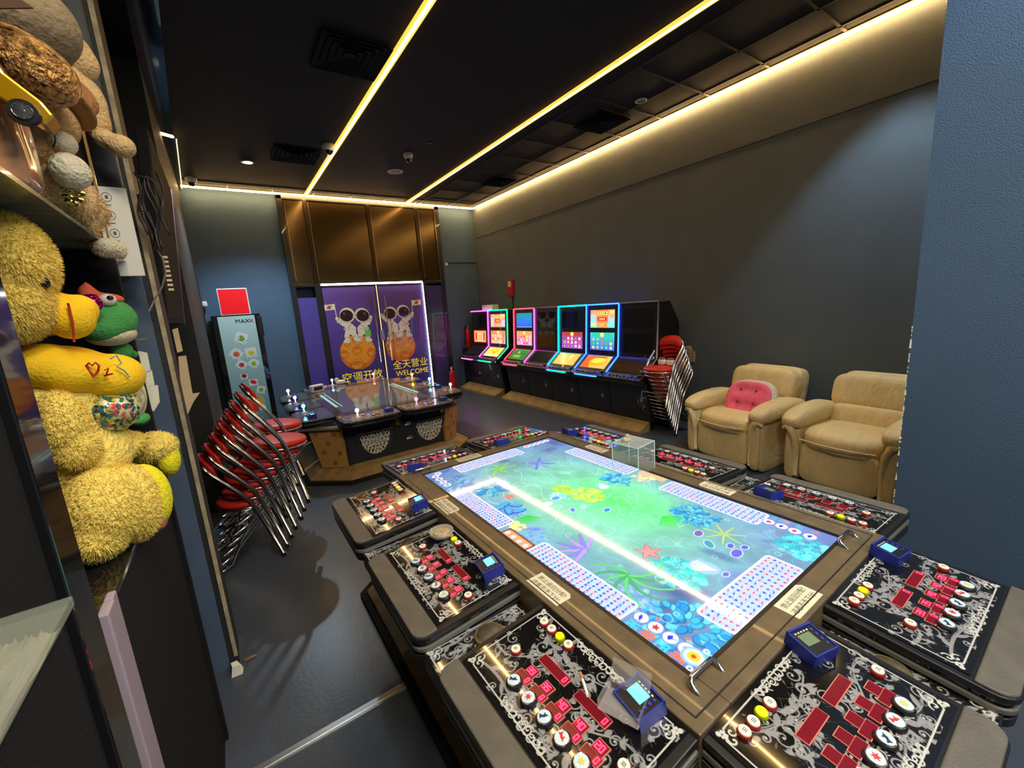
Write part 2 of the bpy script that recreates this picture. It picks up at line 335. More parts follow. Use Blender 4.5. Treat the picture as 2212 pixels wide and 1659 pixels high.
# ------------------------------------------------------------------ door and glazing on the back wall
D = empty('door_1',(0,8.1,0)); D['kind']='structure'
frm = MB()
for x0,x1,z1 in ((1.05,1.13,ZC-.02),(1.43,1.53,2.27),(3.84,3.93,ZC-.02),(3.43,3.5,2.27)): frm.box(x0,-.03,0,x1,.06,z1)
frm.box(1.05,-.035,2.2,3.93,.06,2.25).box(1.05,-.03,ZC-.08,3.93,.06,ZC-.02)
frm.build('door_frame', mat('black_frame',(.012,.011,.01),.4,coat=.3), D, bev=.004)
bronze = mat('bronze_mirror_glass', rgb(80,66,40), .2, metal=.75)
for i,(x0,x1) in enumerate(((1.13,1.45),(1.49,2.5),(2.54,3.43),(3.47,3.84))):
    w = MB().box(x0,-.01,2.25,x1,.03,ZC-.08).build('window_%d'%(i+1), bronze, None, loc=(0,8.1,0)); w['kind']='structure'
mul = MB()
for x in (1.47,2.52,3.45): mul.box(x-.03,-.04,2.25,x+.03,.05,ZC-.08)
o = mul.build('trim_10', mat('dark_bronze_bar',rgb(42,32,16),.3,metal=.5), None, loc=(0,8.1,0), bev=.004); o['kind']='structure'
hi = MB()
for x in (1.155,1.515,2.56,3.49,3.83): hi.box(x-.006,-.045,2.3,x+.006,-.035,ZC-.1)
o = hi.build('trim_11', mat('satin_bronze',rgb(150,120,70),.3,metal=1), None, loc=(0,8.1,0)); o['kind']='structure'
PUR = rgb(84,72,158)
sp = Canvas(.30,2.02,60,PUR); sp.mesh('side_panel', mat('purple_print',(.1,.1,.3),.25,attr='b',coat=.3), D, frame((1.28,-.012,1.01),(1,0,0),(0,0,1)))
sp = Canvas(.34,2.15,60,rgb(62,60,112)); sp.mesh('side_panel', MATS['purple_print'], D, frame((3.67,-.012,1.08),(1,0,0),(0,0,1)))
OR=rgb(245,160,50); OD=rgb(190,95,25); OX=rgb(232,120,48); LN=rgb(95,40,15); SUIT=rgb(236,228,205); VIS=rgb(58,28,38)
def leaf(x0, x1, left):
    c = Canvas(x1-x0, 2.2, 330, rgb(92,70,150) if left else rgb(82,64,138))
    c.im[:] = np.array(rgb(70,60,140))*(1-(c.Y/2.2)[...,None]**2)+np.array(rgb(112,82,160))*((c.Y/2.2)[...,None]**2)
    def q(cx,cy):
        p = at(640+cx*.13562,640+cy*.13562,8.08); return p.x-x0, p.z
    def moon(mx,my,r,cr):
        c.disk(mx,my,r,OX); c.disk(mx,my,r-.012,OR)
        k=c.sl(mx-r,my-r,mx+r,my+r); d=np.maximum(np.hypot(c.X[k]-mx,c.Y[k]-my)-r+.012, -(np.hypot(c.X[k]-mx-.01,c.Y[k]-my-.09)-r*.99)); c.blend(k,d,OX)
        for ox,oy,rx,ry in cr:
            x,y=mx+ox*r,my+oy*r; c.ring(x+.01,y-.012,rx*r*1.35,.006,LN,.8); c.ell(x,y,rx*r+.006,ry*r+.006,0,LN); c.ell(x,y,rx*r,ry*r,0,OR); c.ell(x,y+ry*r*.5,rx*r*.85,ry*r*.45,0,OX)
    def astro(hx,hy,s,flip,arm,hand):
        f=-1 if flip else 1
        def ln(pts,r): 
            c.line(pts,r+.005,LN); 
        limbs=[([(hx-.02*f,hy-.20*s/.14*.14-.0),(hx-.01*f,hy-.30)],.05),([(hx-.03*f,hy-.30),(hx-.06*f,hy-.38),(hx-.05*f,hy-.47)],.036),([(hx+.03*f,hy-.30),(hx+.09*f,hy-.38),(hx+.10*f,hy-.45)],.036),([(hx-.06*f,hy-.47),(hx-.10*f,hy-.475)],.026),([(hx+.10*f,hy-.455),(hx+.155*f,hy-.465)],.024),([(hx-.03*f,hy-.18),arm,hand],.03),([(hx+.03*f,hy-.18),(hx+.09*f,hy-.24),(hx+.085*f,hy-.31)],.026)]
        limbs=[(p,r*1.2) for p,r in limbs]
        for p,r in limbs: c.line(p,r+.006,LN)
        for p,r in limbs: c.line(p,r,SUIT)
        for t in (.33,.66): c.line([(arm[0]*(1-t)+hand[0]*t-.0,arm[1]*(1-t)+hand[1]*t-.03),(arm[0]*(1-t)+hand[0]*t,arm[1]*(1-t)+hand[1]*t+.03)],.003,LN,.7)
        c.line([(hx-.09*f,hy-.405),(hx-.03*f,hy-.405)],.0035,LN); c.line([(hx+.06*f,hy-.40),(hx+.12*f,hy-.39)],.0035,LN)
        c.line([(hx+.05*f,hy-.16),(hx-.01*f,hy-.22),(hx,hy-.28)],.004,LN)
        c.rect(hx-.06*f-.035,hy-.27,hx-.06*f+.035,hy-.225,SUIT,r=.015); c.ring(hx-.06*f-.012,hy-.247,.012,.008,VIS)
        c.disk(hand[0],hand[1],.036,LN); c.disk(hand[0],hand[1],.03,SUIT)
        c.disk(hx,hy,s+.016,LN); c.disk(hx,hy,s+.01,SUIT); c.ell(hx-.012*f,hy-.01,s*.93,s*.85,0,LN); c.ell(hx-.012*f,hy-.01,s*.88,s*.80,0,VIS)
        c.ell(hx-.05*f,hy+.03,s*.22,s*.3,.4,rgb(110,70,80),.8); c.disk(hx+s*.95*f,hy-.03,.028,LN); c.disk(hx+s*.95*f,hy-.03,.022,SUIT)
    def flag(hx,hy,f):
        c.line([(hx,hy-.08),(hx-.01*f,hy+.26)],.006,SUIT); x0_,x1_=sorted((hx-.01*f,hx-.20*f))
        c.poly([(x0_,hy+.15),(x0_,hy+.25),(x1_,hy+.26),(x1_,hy+.16)],SUIT); mx=(x0_+x1_)/2; c.disk(mx,hy+.205,.033,rgb(200,80,30)); c.ell(mx,hy+.205,.06,.012,.5,rgb(200,80,30))
    if left:
        m=q(990,890); moon(m[0],m[1],.325,((-.05,.12,.2,.18),(.72,-.1,.17,.25),(-.8,-.02,.17,.2),(-.55,.55,.12,.1),(0,.72,.2,.12),(-.15,-.75,.3,.22)))
        h1=q(815,300); h2=q(1050,300); hd=q(650,355); h2d=q(1190,330)
        astro(h2[0],h2[1],.125,True,(h2[0]+.10,h2[1]-.15),h2d); astro(h1[0],h1[1],.125,False,(h1[0]-.09,h1[1]-.16),hd); flag(hd[0],hd[1],1)
        g_=q(1145,585); c.rect(g_[0]-.055,g_[1]-.06,g_[0]+.055,g_[1]+.06,rgb(110,215,70))
    else:
        m=q(1670,790); moon(m[0],m[1],.30,((-.1,.28,.2,.18),(.68,.3,.15,.2),(-.82,-.05,.15,.2),(.3,.8,.12,.1),(-.2,.88,.16,.08),(.25,-.6,.28,.2)))
        h1=q(1505,270); h2=q(1705,240); hd=q(1855,270); h1d=q(1345,290)
        astro(h1[0],h1[1],.118,False,(h1[0]-.09,h1[1]-.13),h1d); astro(h2[0],h2[1],.118,True,(h2[0]+.1,h2[1]-.14),hd); flag(hd[0],hd[1],-1)
    lf = MB().box(x0,-.006,.02,x1,.006,2.2).build('door_leaf', mat('door_glass',rgb(60,50,110),.1,coat=.4), D)
    c.mesh('astronaut_print', MATS['purple_print'], lf, frame(((x0+x1)/2,-.0075,1.1),(1,0,0),(0,0,1)))
    yel = mat('self_lit_yellow_vinyl',rgb(250,225,60),.5,emit=rgb(240,215,50),es=.25)  # weak emission added so the lettering looks brighter
    if left: text('空调开放', .19, 'lettering', yel, lf, (x0+.50,-.0095,.52), (PI/2,0,0))
    else: text('全天营业', .185, 'lettering', yel, lf, (x0+.48,-.0095,.63), (PI/2,0,0)); text('WELCOME', .15, 'lettering', yel, lf, (x0+.50,-.0095,.46), (PI/2,0,0), sx=.95)
    return lf
lfL = leaf(1.54, 2.475, True); lfR = leaf(2.525, 3.415, False)
for lf,x in ((lfL,2.40),(lfR,2.62)):
    h = MB().tube([(x,-.06,.75),(x,-.06,2.0)],.012).tube([(x,-.06,.95),(x,0,.95)],.008).tube([(x,-.06,1.8),(x,0,1.8)],.008).build('pull_handle', chrome, lf, smooth=True)
MB().box(2.46,-.03,1.16,2.54,-.004,1.36).lathe([(.02,0),(.02,.012),(.0,.013)],16,Matrix.Translation((2.5,-.03,1.22))@Matrix.Rotation(PI/2,4,'X')).build('door_lock', alu, D, bev=.003)
MB().box(1.53,-.05,2.215,3.42,-.02,2.245).build('led_tube', led_c, D); MB().box(3.415,-.045,.02,3.433,-.03,2.22).build('led_tube', mat('soft_white_led',(1,1,1),.5,emit=(.9,.93,1),es=3), D)
MB().box(2.495,-.02,.02,2.507,-.008,2.2).build('painted_seam_glow', mat('amber_seam_glow',(1,.7,.3),.3,emit=(1,.62,.25),es=.9), D)  # emissive strip: seam glare put in between the door leaves
# small wall fittings
b = MB().box(-.03,-.02,-.03,.03,0,.03).build('junction_box', white, None, loc=(4.03,8.15,2.58), bev=.004); tag(b,'small cream junction box on the wall right of the door','box')
b = MB().box(4.06,8.138,2.60,4.74,8.15,2.612).build('cable_conduit', blk); tag(b,'thin black cable conduit running right from the junction box','conduit')
fa = empty('fire_alarm_box',(4.75,6.84,2.0),0,'small red fire alarm box high on the right wall above the cabinets','alarm box')
MB().box(-.06,-.075,-.17,0,.075,.14).build('housing', redp, fa, bev=.01)
MB().box(-.062,-.05,.02,-.0605,.05,.10).box(-.062,-.05,-.0,-.0605,.05,.012).build('label_plate', paper, fa); text('FIRE',.045,'lettering',redp,fa,(-.063,0,.06),(PI/2,0,-PI/2))
MB().box(-.012,-.015,-.42,0,.015,-.17).build('cable_duct', blk, fa)
sw = empty('wall_bell_box',(-.17,8.06,1.99),0,'small white fitting low on the left edge of the blue back wall','wall fitting')
MB().sup((0,0,0),(.035,.03,.045),.6,.6).build('body',white,sw,smooth=True)
# ------------------------------------------------------------------ drinks machine with fruit poster
V = empty('drinks_machine',(.19,7.8,0),0,'tall narrow black machine with pale blue fruit poster by the blue wall','vending machine')
MB().prism([(-.31,-.25),(.31,-.25),(.31,.25),(-.31,.25)],0,1.795).build('cabinet', blkg, V, bev=.012)
MB().prism([(-.035,-.01),(.035,-.01),(.035,.01),(-.035,.01)],0,.3).build('side_latch', blk, V, loc=(.29,-.262,1.45), bev=.006)
c = Canvas(.47,1.75,330); t_=(c.Y/1.75)[...,None]; c.im[:]=np.array(rgb(70,150,175))*(1-t_)+np.array(rgb(190,222,218))*t_
random.seed(7)
def ice(x,y,s,fc,leafc=None):
    s*=1.3
    for k in range(3):
        a=k*.5+random.random(); c.star(x,y,s*(1.25-.12*k),a,rgb(215+10*k,238,240),.72,4,.75)
    c.line([(x-s,y-.3*s),(x-.2*s,y-1.0*s),(x+.9*s,y-.4*s)],.004,rgb(110,150,165),.7)
    c.disk(x,y-.05*s,s*.5,fc)
    for k in range(8): a=random.random()*6.3; c.disk(x+math.cos(a)*s*.35,y+math.sin(a)*s*.3,s*.09,leafc or tuple(min(1,q*1.6) for q in fc))
ice(.25,1.42,.07,rgb(120,165,70),rgb(225,240,190)); ice(.15,1.19,.065,rgb(200,100,80)); ice(.34,1.19,.065,rgb(205,200,60)); ice(.19,1.02,.055,rgb(165,70,60)); ice(.35,1.02,.055,rgb(130,190,50))
c.rect(.15,.80,.24,.88,rgb(235,235,225),.9); c.disk(.195,.845,.032,rgb(150,15,40)); c.rect(.24,.68,.36,.78,rgb(235,235,225),.9); c.ell(.30,.735,.045,.03,-.5,rgb(215,40,50)); ice(.38,.60,.05,rgb(130,165,90))
c.disk(.27,.42,.13,rgb(225,225,180)); c.disk(.20,.40,.075,rgb(220,90,60)); c.ell(.32,.44,.07,.10,.3,rgb(205,175,90)); c.disk(.27,.33,.06,rgb(215,60,45)); c.disk(.36,.32,.05,rgb(230,235,200)); c.disk(.36,.32,.025,rgb(90,120,30)); c.disk(.10,.36,.06,rgb(150,175,110)); c.star(.12,.28,.07,0,rgb(120,160,90),.6,5)
pst = c.mesh('poster_panel', mat('poster_print',(.5,.5,.5),.35,attr='b',coat=.3,es=.0), V, frame((-.0,-.254,.9),(1,0,0),(0,0,1)))
text('MAX',.08,'lettering',mat('navy_ink',rgb(25,35,90),.5),V,(.07,-.257,1.695),(PI/2,0,0),sx=1.1); text('X',.08,'lettering',mat('red_ink',rgb(200,30,40),.5),V,(.185,-.257,1.695),(PI/2,0,0))
sg = empty('red_sign_board',(.205,7.78,1.797),0,'plain red square sign with white border standing on the drinks machine','sign')
MB().box(-.195,-.02,0,.195,.02,.40).build('frame', white, sg, bev=.004); MB().box(-.18,-.023,.015,.18,-.021,.385).build('red_panel', mat('backlit_red',rgb(215,15,30),.4,emit=rgb(215,5,18),es=.3), sg)
# ------------------------------------------------------------------ the two big game tables
printm = mat('printed_glass',(.02,.02,.02),.09,attr='b',coat=1,spec=.5)
mred = mat('dark_red_display',rgb(110,18,30),.15,emit=rgb(120,10,30),es=.12); mfr = mat('salmon_frame',rgb(205,120,105),.5); mlit = mat('lit_red_digit',(1,.1,.2),.4,emit=(1,.02,.08),es=2.2); mlr = mat('red_glow_display',rgb(190,0,30),.2,emit=(.8,.0,.05),es=.25)
SIL = rgb(176,176,172); SIL2 = rgb(150,150,150)
def filigree(c, seed, big=True):
    rnd = random.Random(seed); w,h=c.w,c.h
    def curl(x,y,r,a,d,t=.0018):
        p=spiral(x,y,r,1.35,a,d); c.line(p,t,SIL2,.95,t*.5); c.disk(p[-1][0],p[-1][1],t*1.7,SIL)
    stems = [bez((.0*w,.35*h),(.25*w,.2*h),(.2*w,.8*h),(.42*w,.62*h)),bez((.1*w,.95*h),(.2*w,.6*h),(.35*w,.9*h),(.33*w,.45*h)),bez((.32*w,.98*h),(.3*w,.6*h),(.45*w,.7*h),(.62*w,.8*h)),bez((.62*w,.45*h),(.75*w,.3*h),(.8*w,.7*h),(.97*w,.55*h)),bez((.05*w,.1*h),(.3*w,.22*h),(.4*w,.02*h),(.6*w,.12*h)),bez((.6*w,.1*h),(.75*w,.3*h),(.85*w,.02*h),(.97*w,.2*h))]
    for s_ in stems:
        c.line(s_,.0032,SIL2,.9,.0012); c.line([(x+.006,y+.004) for x,y in s_],.0018,SIL2,.8,.001)
        for i in range(2,len(s_),3):
            a=math.atan2(s_[i][1]-s_[i-1][1],s_[i][0]-s_[i-1][0]); sd=rnd.choice((-1,1))
            c.leaf(s_[i][0],s_[i][1],rnd.uniform(.022,.04),rnd.uniform(.004,.008),a+sd*rnd.uniform(.5,1.1),SIL2,.9)
    for k in range(int(75*w*h/.16)):
        x=rnd.uniform(.03,.97)*w; y=rnd.uniform(.05,.95)*h; r=rnd.uniform(.012,.026); a=rnd.uniform(0,6.3); d=rnd.choice((-1,1)); curl(x,y,r,a,d)
        for q in range(2): c.leaf(x+r*math.cos(a),y+r*math.sin(a),rnd.uniform(.012,.022),rnd.uniform(.003,.006),a+d*1.2+q*.5-.4,SIL2,.85)
    for k in range(int(2*w*h/.16)):
        x=rnd.uniform(.06,.94)*w; y=rnd.uniform(.1,.9)*h; a=rnd.uniform(0,6.3)
        for q in range(5): c.leaf(x,y,.026,.0062,a+(q-2)*.42,rgb(150,150,150),.9)
    for k in range(int(60*w*h/.16)): c.leaf(rnd.uniform(0,w),rnd.uniform(0,h),rnd.uniform(.008,.016),.0025,rnd.uniform(0,6.3),rgb(95,95,95),.9)
    m=.009; BR=rgb(205,205,196)
    c.line([(m+.02,m),(w-m-.02,m),(w-m,m+.02),(w-m,h-m-.02),(w-m-.02,h-m),(m+.02,h-m),(m,h-m-.02),(m,m+.02),(m+.02,m)],.0017,BR)
    if big:
        for yy,s in ((m,1),(h-m,-1)):
            for k in range(-4,5):
                x=w/2+k*.019; r=.011-.0008*abs(k); c.ring(x,yy+s*(.004+.004*(k%2)),r,.0026,BR); c.line(spiral(x,yy+s*.012,.012,.9,k,s),.0012,BR,.9)
    for x in (m,w-m):
        for y in (m,h-m):
            c.disk(x,y,.006,BR); sx=1 if x<w/2 else -1; sy=1 if y<h/2 else -1
            for q in range(3): c.disk(x+sx*(.010 if q!=1 else .002),y+sy*(.010 if q!=0 else .002),.004,BR); 
            c.line(spiral(x+sx*.028,y+sy*.014,.014,1,0 if sx>0 else PI,sx*sy),.0017,BR,.95); c.line(spiral(x+sx*.014,y+sy*.028,.014,1,PI/2,-sx*sy),.0017,BR,.95)
cF = Canvas(.522,.30,760,(.006,.006,.006)); filigree(cF, 3)
CT = Canvas(.36,.15,560,(.006,.006,.006)); filigree(CT, 9, False)
def btn(parent, x, y, r, kind, pic=0, name=None):
    b = MB()
    cap,ringm = {'big':(MATS.get('x') or mat('pale_blue_button',rgb(190,212,222),.3,coat=.4,emit=rgb(190,212,222),es=.12),chrome),'small':(mat('cream_button',rgb(232,220,195),.35,emit=rgb(232,220,195),es=.15),mat('red_button_ring',rgb(150,35,30),.35)),'yel':(mat('yellow_button',rgb(220,225,20),.3,emit=rgb(225,235,10),es=.55),mat('yellow_ring',rgb(150,165,10),.35)),'blue':(mat('blue_button',rgb(60,80,230),.3,emit=rgb(60,90,255),es=1.5),white)}[kind]
    ink = mat('navy_print',rgb(30,50,90),.5) if pic%2==0 else mat('red_print',rgb(215,60,50),.5)
    if kind=='big' and pic==4: ink = mat('gold_print',rgb(225,205,70),.5)
    b.lathe([(r*1.22,0),(r*1.22,.006),(r*1.05,.010),(r*1.0,.010)],22,mi=1 if kind!='big' else 3).lathe([(r*1.02,.010),(r*.98,.013),(r*.9,.0125)],22,mi=1 if kind=='big' else 0).lathe([(r*.9,.010),(r*.88,.013),(.001,.0135)],22,mi=0)
    z=.0142
    if kind=='big':
        a0={0:.6,1:0,2:.9,3:-.5,4:0}[pic]
        if pic in (1,4): pts=[(r*(.55 if i%2==0 else .25)*math.cos(a0+PI*i/6),r*(.55 if i%2==0 else .25)*math.sin(a0+PI*i/6)) for i in range(12)]
        else: pts=[(.6,0),(.25,.18),(.1,.5),(-.02,.16),(-.45,.1),(-.65,.35),(-.58,0),(-.65,-.3),(-.4,-.1),(.0,-.2),(.2,-.12)]; pts=[((x*math.cos(a0)-y_*math.sin(a0))*r,(x*math.sin(a0)+y_*math.cos(a0))*r) for x,y_ in pts]
        b.add([(0,0,z)]+[(x_,y_,z) for x_,y_ in pts],[(0,i+1,(i+1)%len(pts)+1) for i in range(len(pts))],mi=2)
    elif kind=='small':
        for q in (-1,0,1): b.box(-r*.4,q*r*.25-.0006,z-.0003,r*.4,q*r*.25+.0006,z,mi=2)
    o=b.build(name or {'big':'picture_button','small':'small_button','yel':'yellow_button','blue':'blue_button'}[kind],[cap,ringm,ink,blk],parent,loc=(x,y,0)); o.data.polygons.foreach_set('use_smooth',[False]*len(o.data.polygons)); return o
DIG={'0':'abcdef','1':'bc','2':'abged','3':'abgcd','4':'fgbc','5':'afgcd','9':'abcfgd'}
def digits(b,s,x,y,h,mi,z):
    w=h*.5; t=h*.09; P={'a':((0,h),(w,h)),'b':((w,h),(w,h/2)),'c':((w,h/2),(w,0)),'d':((w,0),(0,0)),'e':((0,0),(0,h/2)),'f':((0,h/2),(0,h)),'g':((0,h/2),(w,h/2))}
    for i,ch in enumerate(s):
        for g in DIG[ch]: (a,c_),(d,e)=P[g]; b.box(x+i*w*1.55+min(a,d)-t,y+min(c_,e)-t,z,x+i*w*1.55+max(a,d)+t,y+max(c_,e)+t,z+.0004,mi=mi)
def display(parent, rects, texts, lit):
    b=MB()
    for (x0,y0,x1,y1) in rects:
        b.box(x0-.0022,y0-.0022,0,x1+.0022,y1+.0022,.0022,mi=0)
    for k,(x0,y0,x1,y1) in enumerate(rects): b.box(x0,y0,.0022,x1,y1,.003,mi=1)
    if lit:
        for s,x,y,h in texts:
            w_=h*.5*(1.55*(len(s)-1)+1); b.box(x-.003,y-.003,.003,x+w_+.003,y+h+.003,.0033,mi=3); digits(b,s,x,y,h,2,.0033)
    return b.build('number_display',[mfr,mred,mlit,mlr],parent)
def reader(parent,x,y,on,dark=False,s=1):
    b=MB(); w,h=.046*s,.042*s
    b.prism([(-w,-h),(w,-h),(w,h),(-w,h)],0,.036,mi=0).box(-w,-h,.036,-w+.005,h,.041,mi=0).box(w-.005,-h,.036,w,h,.041,mi=0).box(-w,h-.006,.036,w,h,.044,mi=0).box(-w,-h,.036,w,-h+.004,.040,mi=0)
    b.box(-w+.005,-h+.004,.036,w-.005,h-.006,.0385,mi=1).box(-w+.016,-.012,.0385,w-.030,.022,.0395,mi=2)
    for k in range(4): b.lathe([(.005,0),(.004,.003),(.001,.0032)],10,Matrix.Translation((w-.018,-.022+k*.015,.0385)),mi=3)
    for k in range(5): b.box(-w+.016+k*.011,.026,.0385,-w+.022+k*.011,.030,.0388,mi=4)
    lcd = mat('cyan_lcd',(.1,.6,.9),.3,emit=(.08,.5,.9),es=1.6) if on else mat('dead_green_lcd',rgb(110,130,100),.3)
    return b.build('card_reader',[mat('blue_plastic',rgb(36,50,150),.38),blk,lcd,mat('violet_keys',rgb(50,60,150),.4),white],parent,bev=.0015,loc=(x,y,0),rot=(R_(4),0,R_(-8) if not dark else R_(-14)))
greym = mat('grey_edge_moulding',rgb(105,105,98),.4,coat=.2)
def console(table, x, y, rz, lit=True, rd=True, first={}):
    out=rrect(-.287,-.405,.287,0,.05,corners=(1,1,0,0)); inn=rrect(-.279,-.397,.279,0,.045,corners=(1,1,0,0))
    b=MB().prism(out,-.020,0,mi=0).prism(inn,-.034,-.020,mi=1).prism(out,-.052,-.034,mi=2).prism(inn,-.062,-.052,mi=1).prism(out,-.088,-.062,mi=0)
    c=b.build('player_console',[blk,blkg,greym],table,bev=.004,loc=(x,y,0),rot=(R_(4),0,rz))
    MB().prism(rrect(-.266,-.318,.266,-.002,.004),0,.0035).build('panel_base',blkg,c)
    if 'fil' not in first: first['fil']=cF.mesh('floral_panel',printm,c,Matrix.Translation((0,-.159,.004))).data
    else:
        o=link('floral_panel',first['fil'],c); o.matrix_local=Matrix.Translation((0,-.159,.004))
    MB().prism(rrect(-.281,-.400,.281,-.325,.04,corners=(1,1,0,0)),-.004,.009).build('armrest',padm,c,bev=.005,seg=3)
    g=bpy.data.objects.new('button_group',None)
    bpy.data.objects.remove(g)
    def up(o): o.location.z=.0045; return o
    for k in range(5): up(btn(c,-.103+.0655*k,-.243,.019,'big',k))
    for bx,by in ((-.206,-.053),(-.168,-.054),(-.091,-.055),(-.182,-.181),(.222,-.177)): up(btn(c,bx,by,.0135,'small'))
    up(btn(c,-.130,-.054,.013,'yel'))
    for k in range(5):
        u=-.103+.0645*k; s=('39','35','40','40','20')[k]
        up(display(c,[(u-.022,-.224,u+.028,-.202),(u-.010,-.200,u+.022,-.172)],[(s,u-.006,-.194,.016),('0',u+.015,-.220,.014)],lit))
    for u in (-.06,.085): up(display(c,[(u-.055,-.148,u+.052,-.122)],[('0',u+.038,-.143,.015)],lit))
    if rd is not None: up(reader(c,.160,-.045,rd,not rd))
    return c
def fish(c,x,y,s,k,col):
    if k==0: c.leaf(x-s,y-.2*s,2*s,.38*s,.35,col); c.poly([(x-s,y-.1*s),(x-1.4*s,y+.5*s),(x-1.2*s,y-.7*s)],col); c.poly([(x-.1*s,y+.1*s),(x-.3*s,y+.9*s),(x+.3*s,y+.3*s)],col)
    elif k==1: c.star(x,y,s,.3,col,.5,5); c.disk(x,y,.55*s,col)
    else: c.poly([(x-s,y),(x,y+.75*s),(x+s,y),(x,y-.45*s)],col); c.line([(x,y-.3*s),(x+.3*s,y-1.1*s)],.12*s,col)
def card(c,x0,y0,x1,y1,nu,nv,seed,along):
    rnd=random.Random(seed); c.rect(x0-.006,y0-.006,x1+.006,y1+.006,rgb(235,240,255),r=.018); c.rect(x0,y0,x1,y1,rgb(176,196,240),r=.014)
    RD=rgb(225,60,90); BL=rgb(40,75,200)
    for i in range(nu):
        for j in range(nv):
            if along: px=x0+(x1-x0)*(j+.5)/nv; py=y0+(y1-y0)*(i+.5)/nu
            else: px=x0+(x1-x0)*(i+.5)/nu; py=y0+(y1-y0)*(j+.5)/nv
            q=rnd.random(); fish(c,px,py,.0075,rnd.randrange(3),RD if q<.5 else BL)
def sea(ppm=370):
    c=Canvas(1.0,1.81,ppm); X,Y=c.X,c.Y; rnd=random.Random(5)
    def nz(fx,fy,p,k): return np.sin(X*fx+1.7*np.sin(Y*fy*.7+p)+k)*np.sin(Y*fy+1.3*np.sin(X*fx*.8+p*2)+p)
    d=np.hypot((X-.57)/.42,(Y-.90)/.62); t=np.clip(1-d,0,1)**.8; d2=np.hypot((X-.62)/.26,(Y-.80)/.40); t2=np.clip(1-d2,0,1)
    e=np.clip((np.hypot((X-.5)/.62,(Y-.9)/1.05)-.45)/.7,0,1)
    base=np.array(rgb(118,176,170)); edge=np.array(rgb(100,118,180)); gr=np.array(rgb(125,215,160)); hot=np.array(rgb(85,228,100))  # tones paled to paint in the haze over the screen
    im=base*(1-e[...,None])+edge*e[...,None]; im=im*(1-t[...,None]*.85)+gr*t[...,None]*.85; im=im*(1-t2[...,None]*.95)+hot*t2[...,None]*.95
    n=nz(9,7,1,2)*.5+nz(23,17,2,1)*.3+nz(51,43,4,.5)*.2; im*=(1+.28*n)[...,None]
    cau=np.clip(1-np.abs(nz(14,11,3,0)+.6*nz(31,27,1,2))*9,0,1)**2; im+=cau[...,None]*np.array(rgb(150,210,210))*.35*(.4+t[...,None])
    c.im=np.clip(im,0,1)
    def L(px,py): return px+.5,py+.905
    # dark rocks along the borders
    for k in range(26):
        s=rnd.random(); x,y=rnd.choice(((rnd.uniform(.0,.2),rnd.uniform(0,1.8)),(rnd.uniform(.75,1),rnd.uniform(0,1.8)),(rnd.uniform(0,1),rnd.uniform(0,.25)),(rnd.uniform(0,1),rnd.uniform(1.6,1.8))))
        c.ell(x,y,rnd.uniform(.05,.14),rnd.uniform(.02,.06),rnd.uniform(0,3),rnd.choice((rgb(70,82,150),rgb(58,75,140),rgb(105,105,190))),.55,soft=.6)
    for k in range(10):
        x=rnd.uniform(.1,.9); y=rnd.uniform(.2,1.6); c.line(bez((x,y),(x+rnd.uniform(-.1,.1),y+.1),(x+rnd.uniform(-.1,.2),y+.15),(x+rnd.uniform(-.2,.2),y+.25),20),.0015,rgb(200,235,235),.5)
    def cluster(px,py,r,n,cols,s,ringy=False,seed=0):
        q=random.Random(seed); x,y=L(px,py)
        for k in range(n):
            a=q.uniform(0,6.3); d=r*math.sqrt(q.random()); sx=s*q.uniform(.7,1.2); X0=x+d*math.cos(a); Y0=y+d*math.sin(a)*1.2
            col=q.choice(cols); dk=tuple(v*.45 for v in col)
            if ringy: c.ring(X0,Y0,sx*.75,sx*.4,col); c.disk(X0,Y0,sx*.3,tuple(min(1,v*1.3) for v in col))
            else: c.ell(X0,Y0,sx*1.15,sx*.85,a,dk); c.ell(X0,Y0+.1*sx,sx*.95,sx*.65,a,col)
    def rays(px,py,r,n,cols,w,a0=0,arc=6.28,curl_=0):
        x,y=L(px,py)
        for k in range(n):
            a=a0+arc*k/n; p=[(x+r*t*math.cos(a+curl_*t),y+r*t*math.sin(a+curl_*t)) for t in (0,.25,.5,.75,1)]
            c.line(p,w*1.25,tuple(v*.5 for v in cols[0]),.7,w*.8); c.line(p,w,cols[k%len(cols)],1,w*.6)
    AQ=[rgb(60,205,205),rgb(30,170,190),rgb(110,225,215)]; BLs=[rgb(60,175,225),rgb(40,140,205),rgb(100,200,235)]
    cluster(-.16,-.63,.085,130,[rgb(40,205,190),rgb(20,170,175),rgb(110,235,215)],.012,True,1)
    cluster(-.36,-.80,.11,85,BLs,.018,False,2); cluster(.25,-.44,.085,85,BLs,.014,False,3); cluster(-.01,.17,.055,70,[rgb(150,200,60),rgb(190,220,80)],.012,True,4); cluster(.05,.04,.075,90,[rgb(215,215,80),rgb(170,205,80)],.013,True,5)
    cluster(-.08,.13,.04,30,[rgb(190,230,225),rgb(140,200,230)],.011,True,6); cluster(.33,-.84,.085,70,AQ,.014,True,7); cluster(.30,.06,.075,36,BLs,.019,False,8); cluster(-.38,-.63,.06,50,[rgb(110,150,225),rgb(150,185,240)],.010,True,9)
    cluster(-.40,-.09,.055,26,[rgb(90,130,220),rgb(120,160,230)],.010,True,10); cluster(-.27,.44,.09,22,BLs,.022,False,11); cluster(-.40,.62,.10,26,[rgb(90,150,210),rgb(120,175,225)],.02,False,12)
    for (px,py,a) in ((-.34,.24,.4),(-.36,.17,1.2),(-.30,.20,2.2),(-.32,.14,2.9),(-.38,.23,.1)): x,y=L(px,py); c.ell(x,y,.04,.021,a,rgb(30,90,180)); c.ell(x+.004,y+.004,.034,.016,a,rgb(80,160,235))
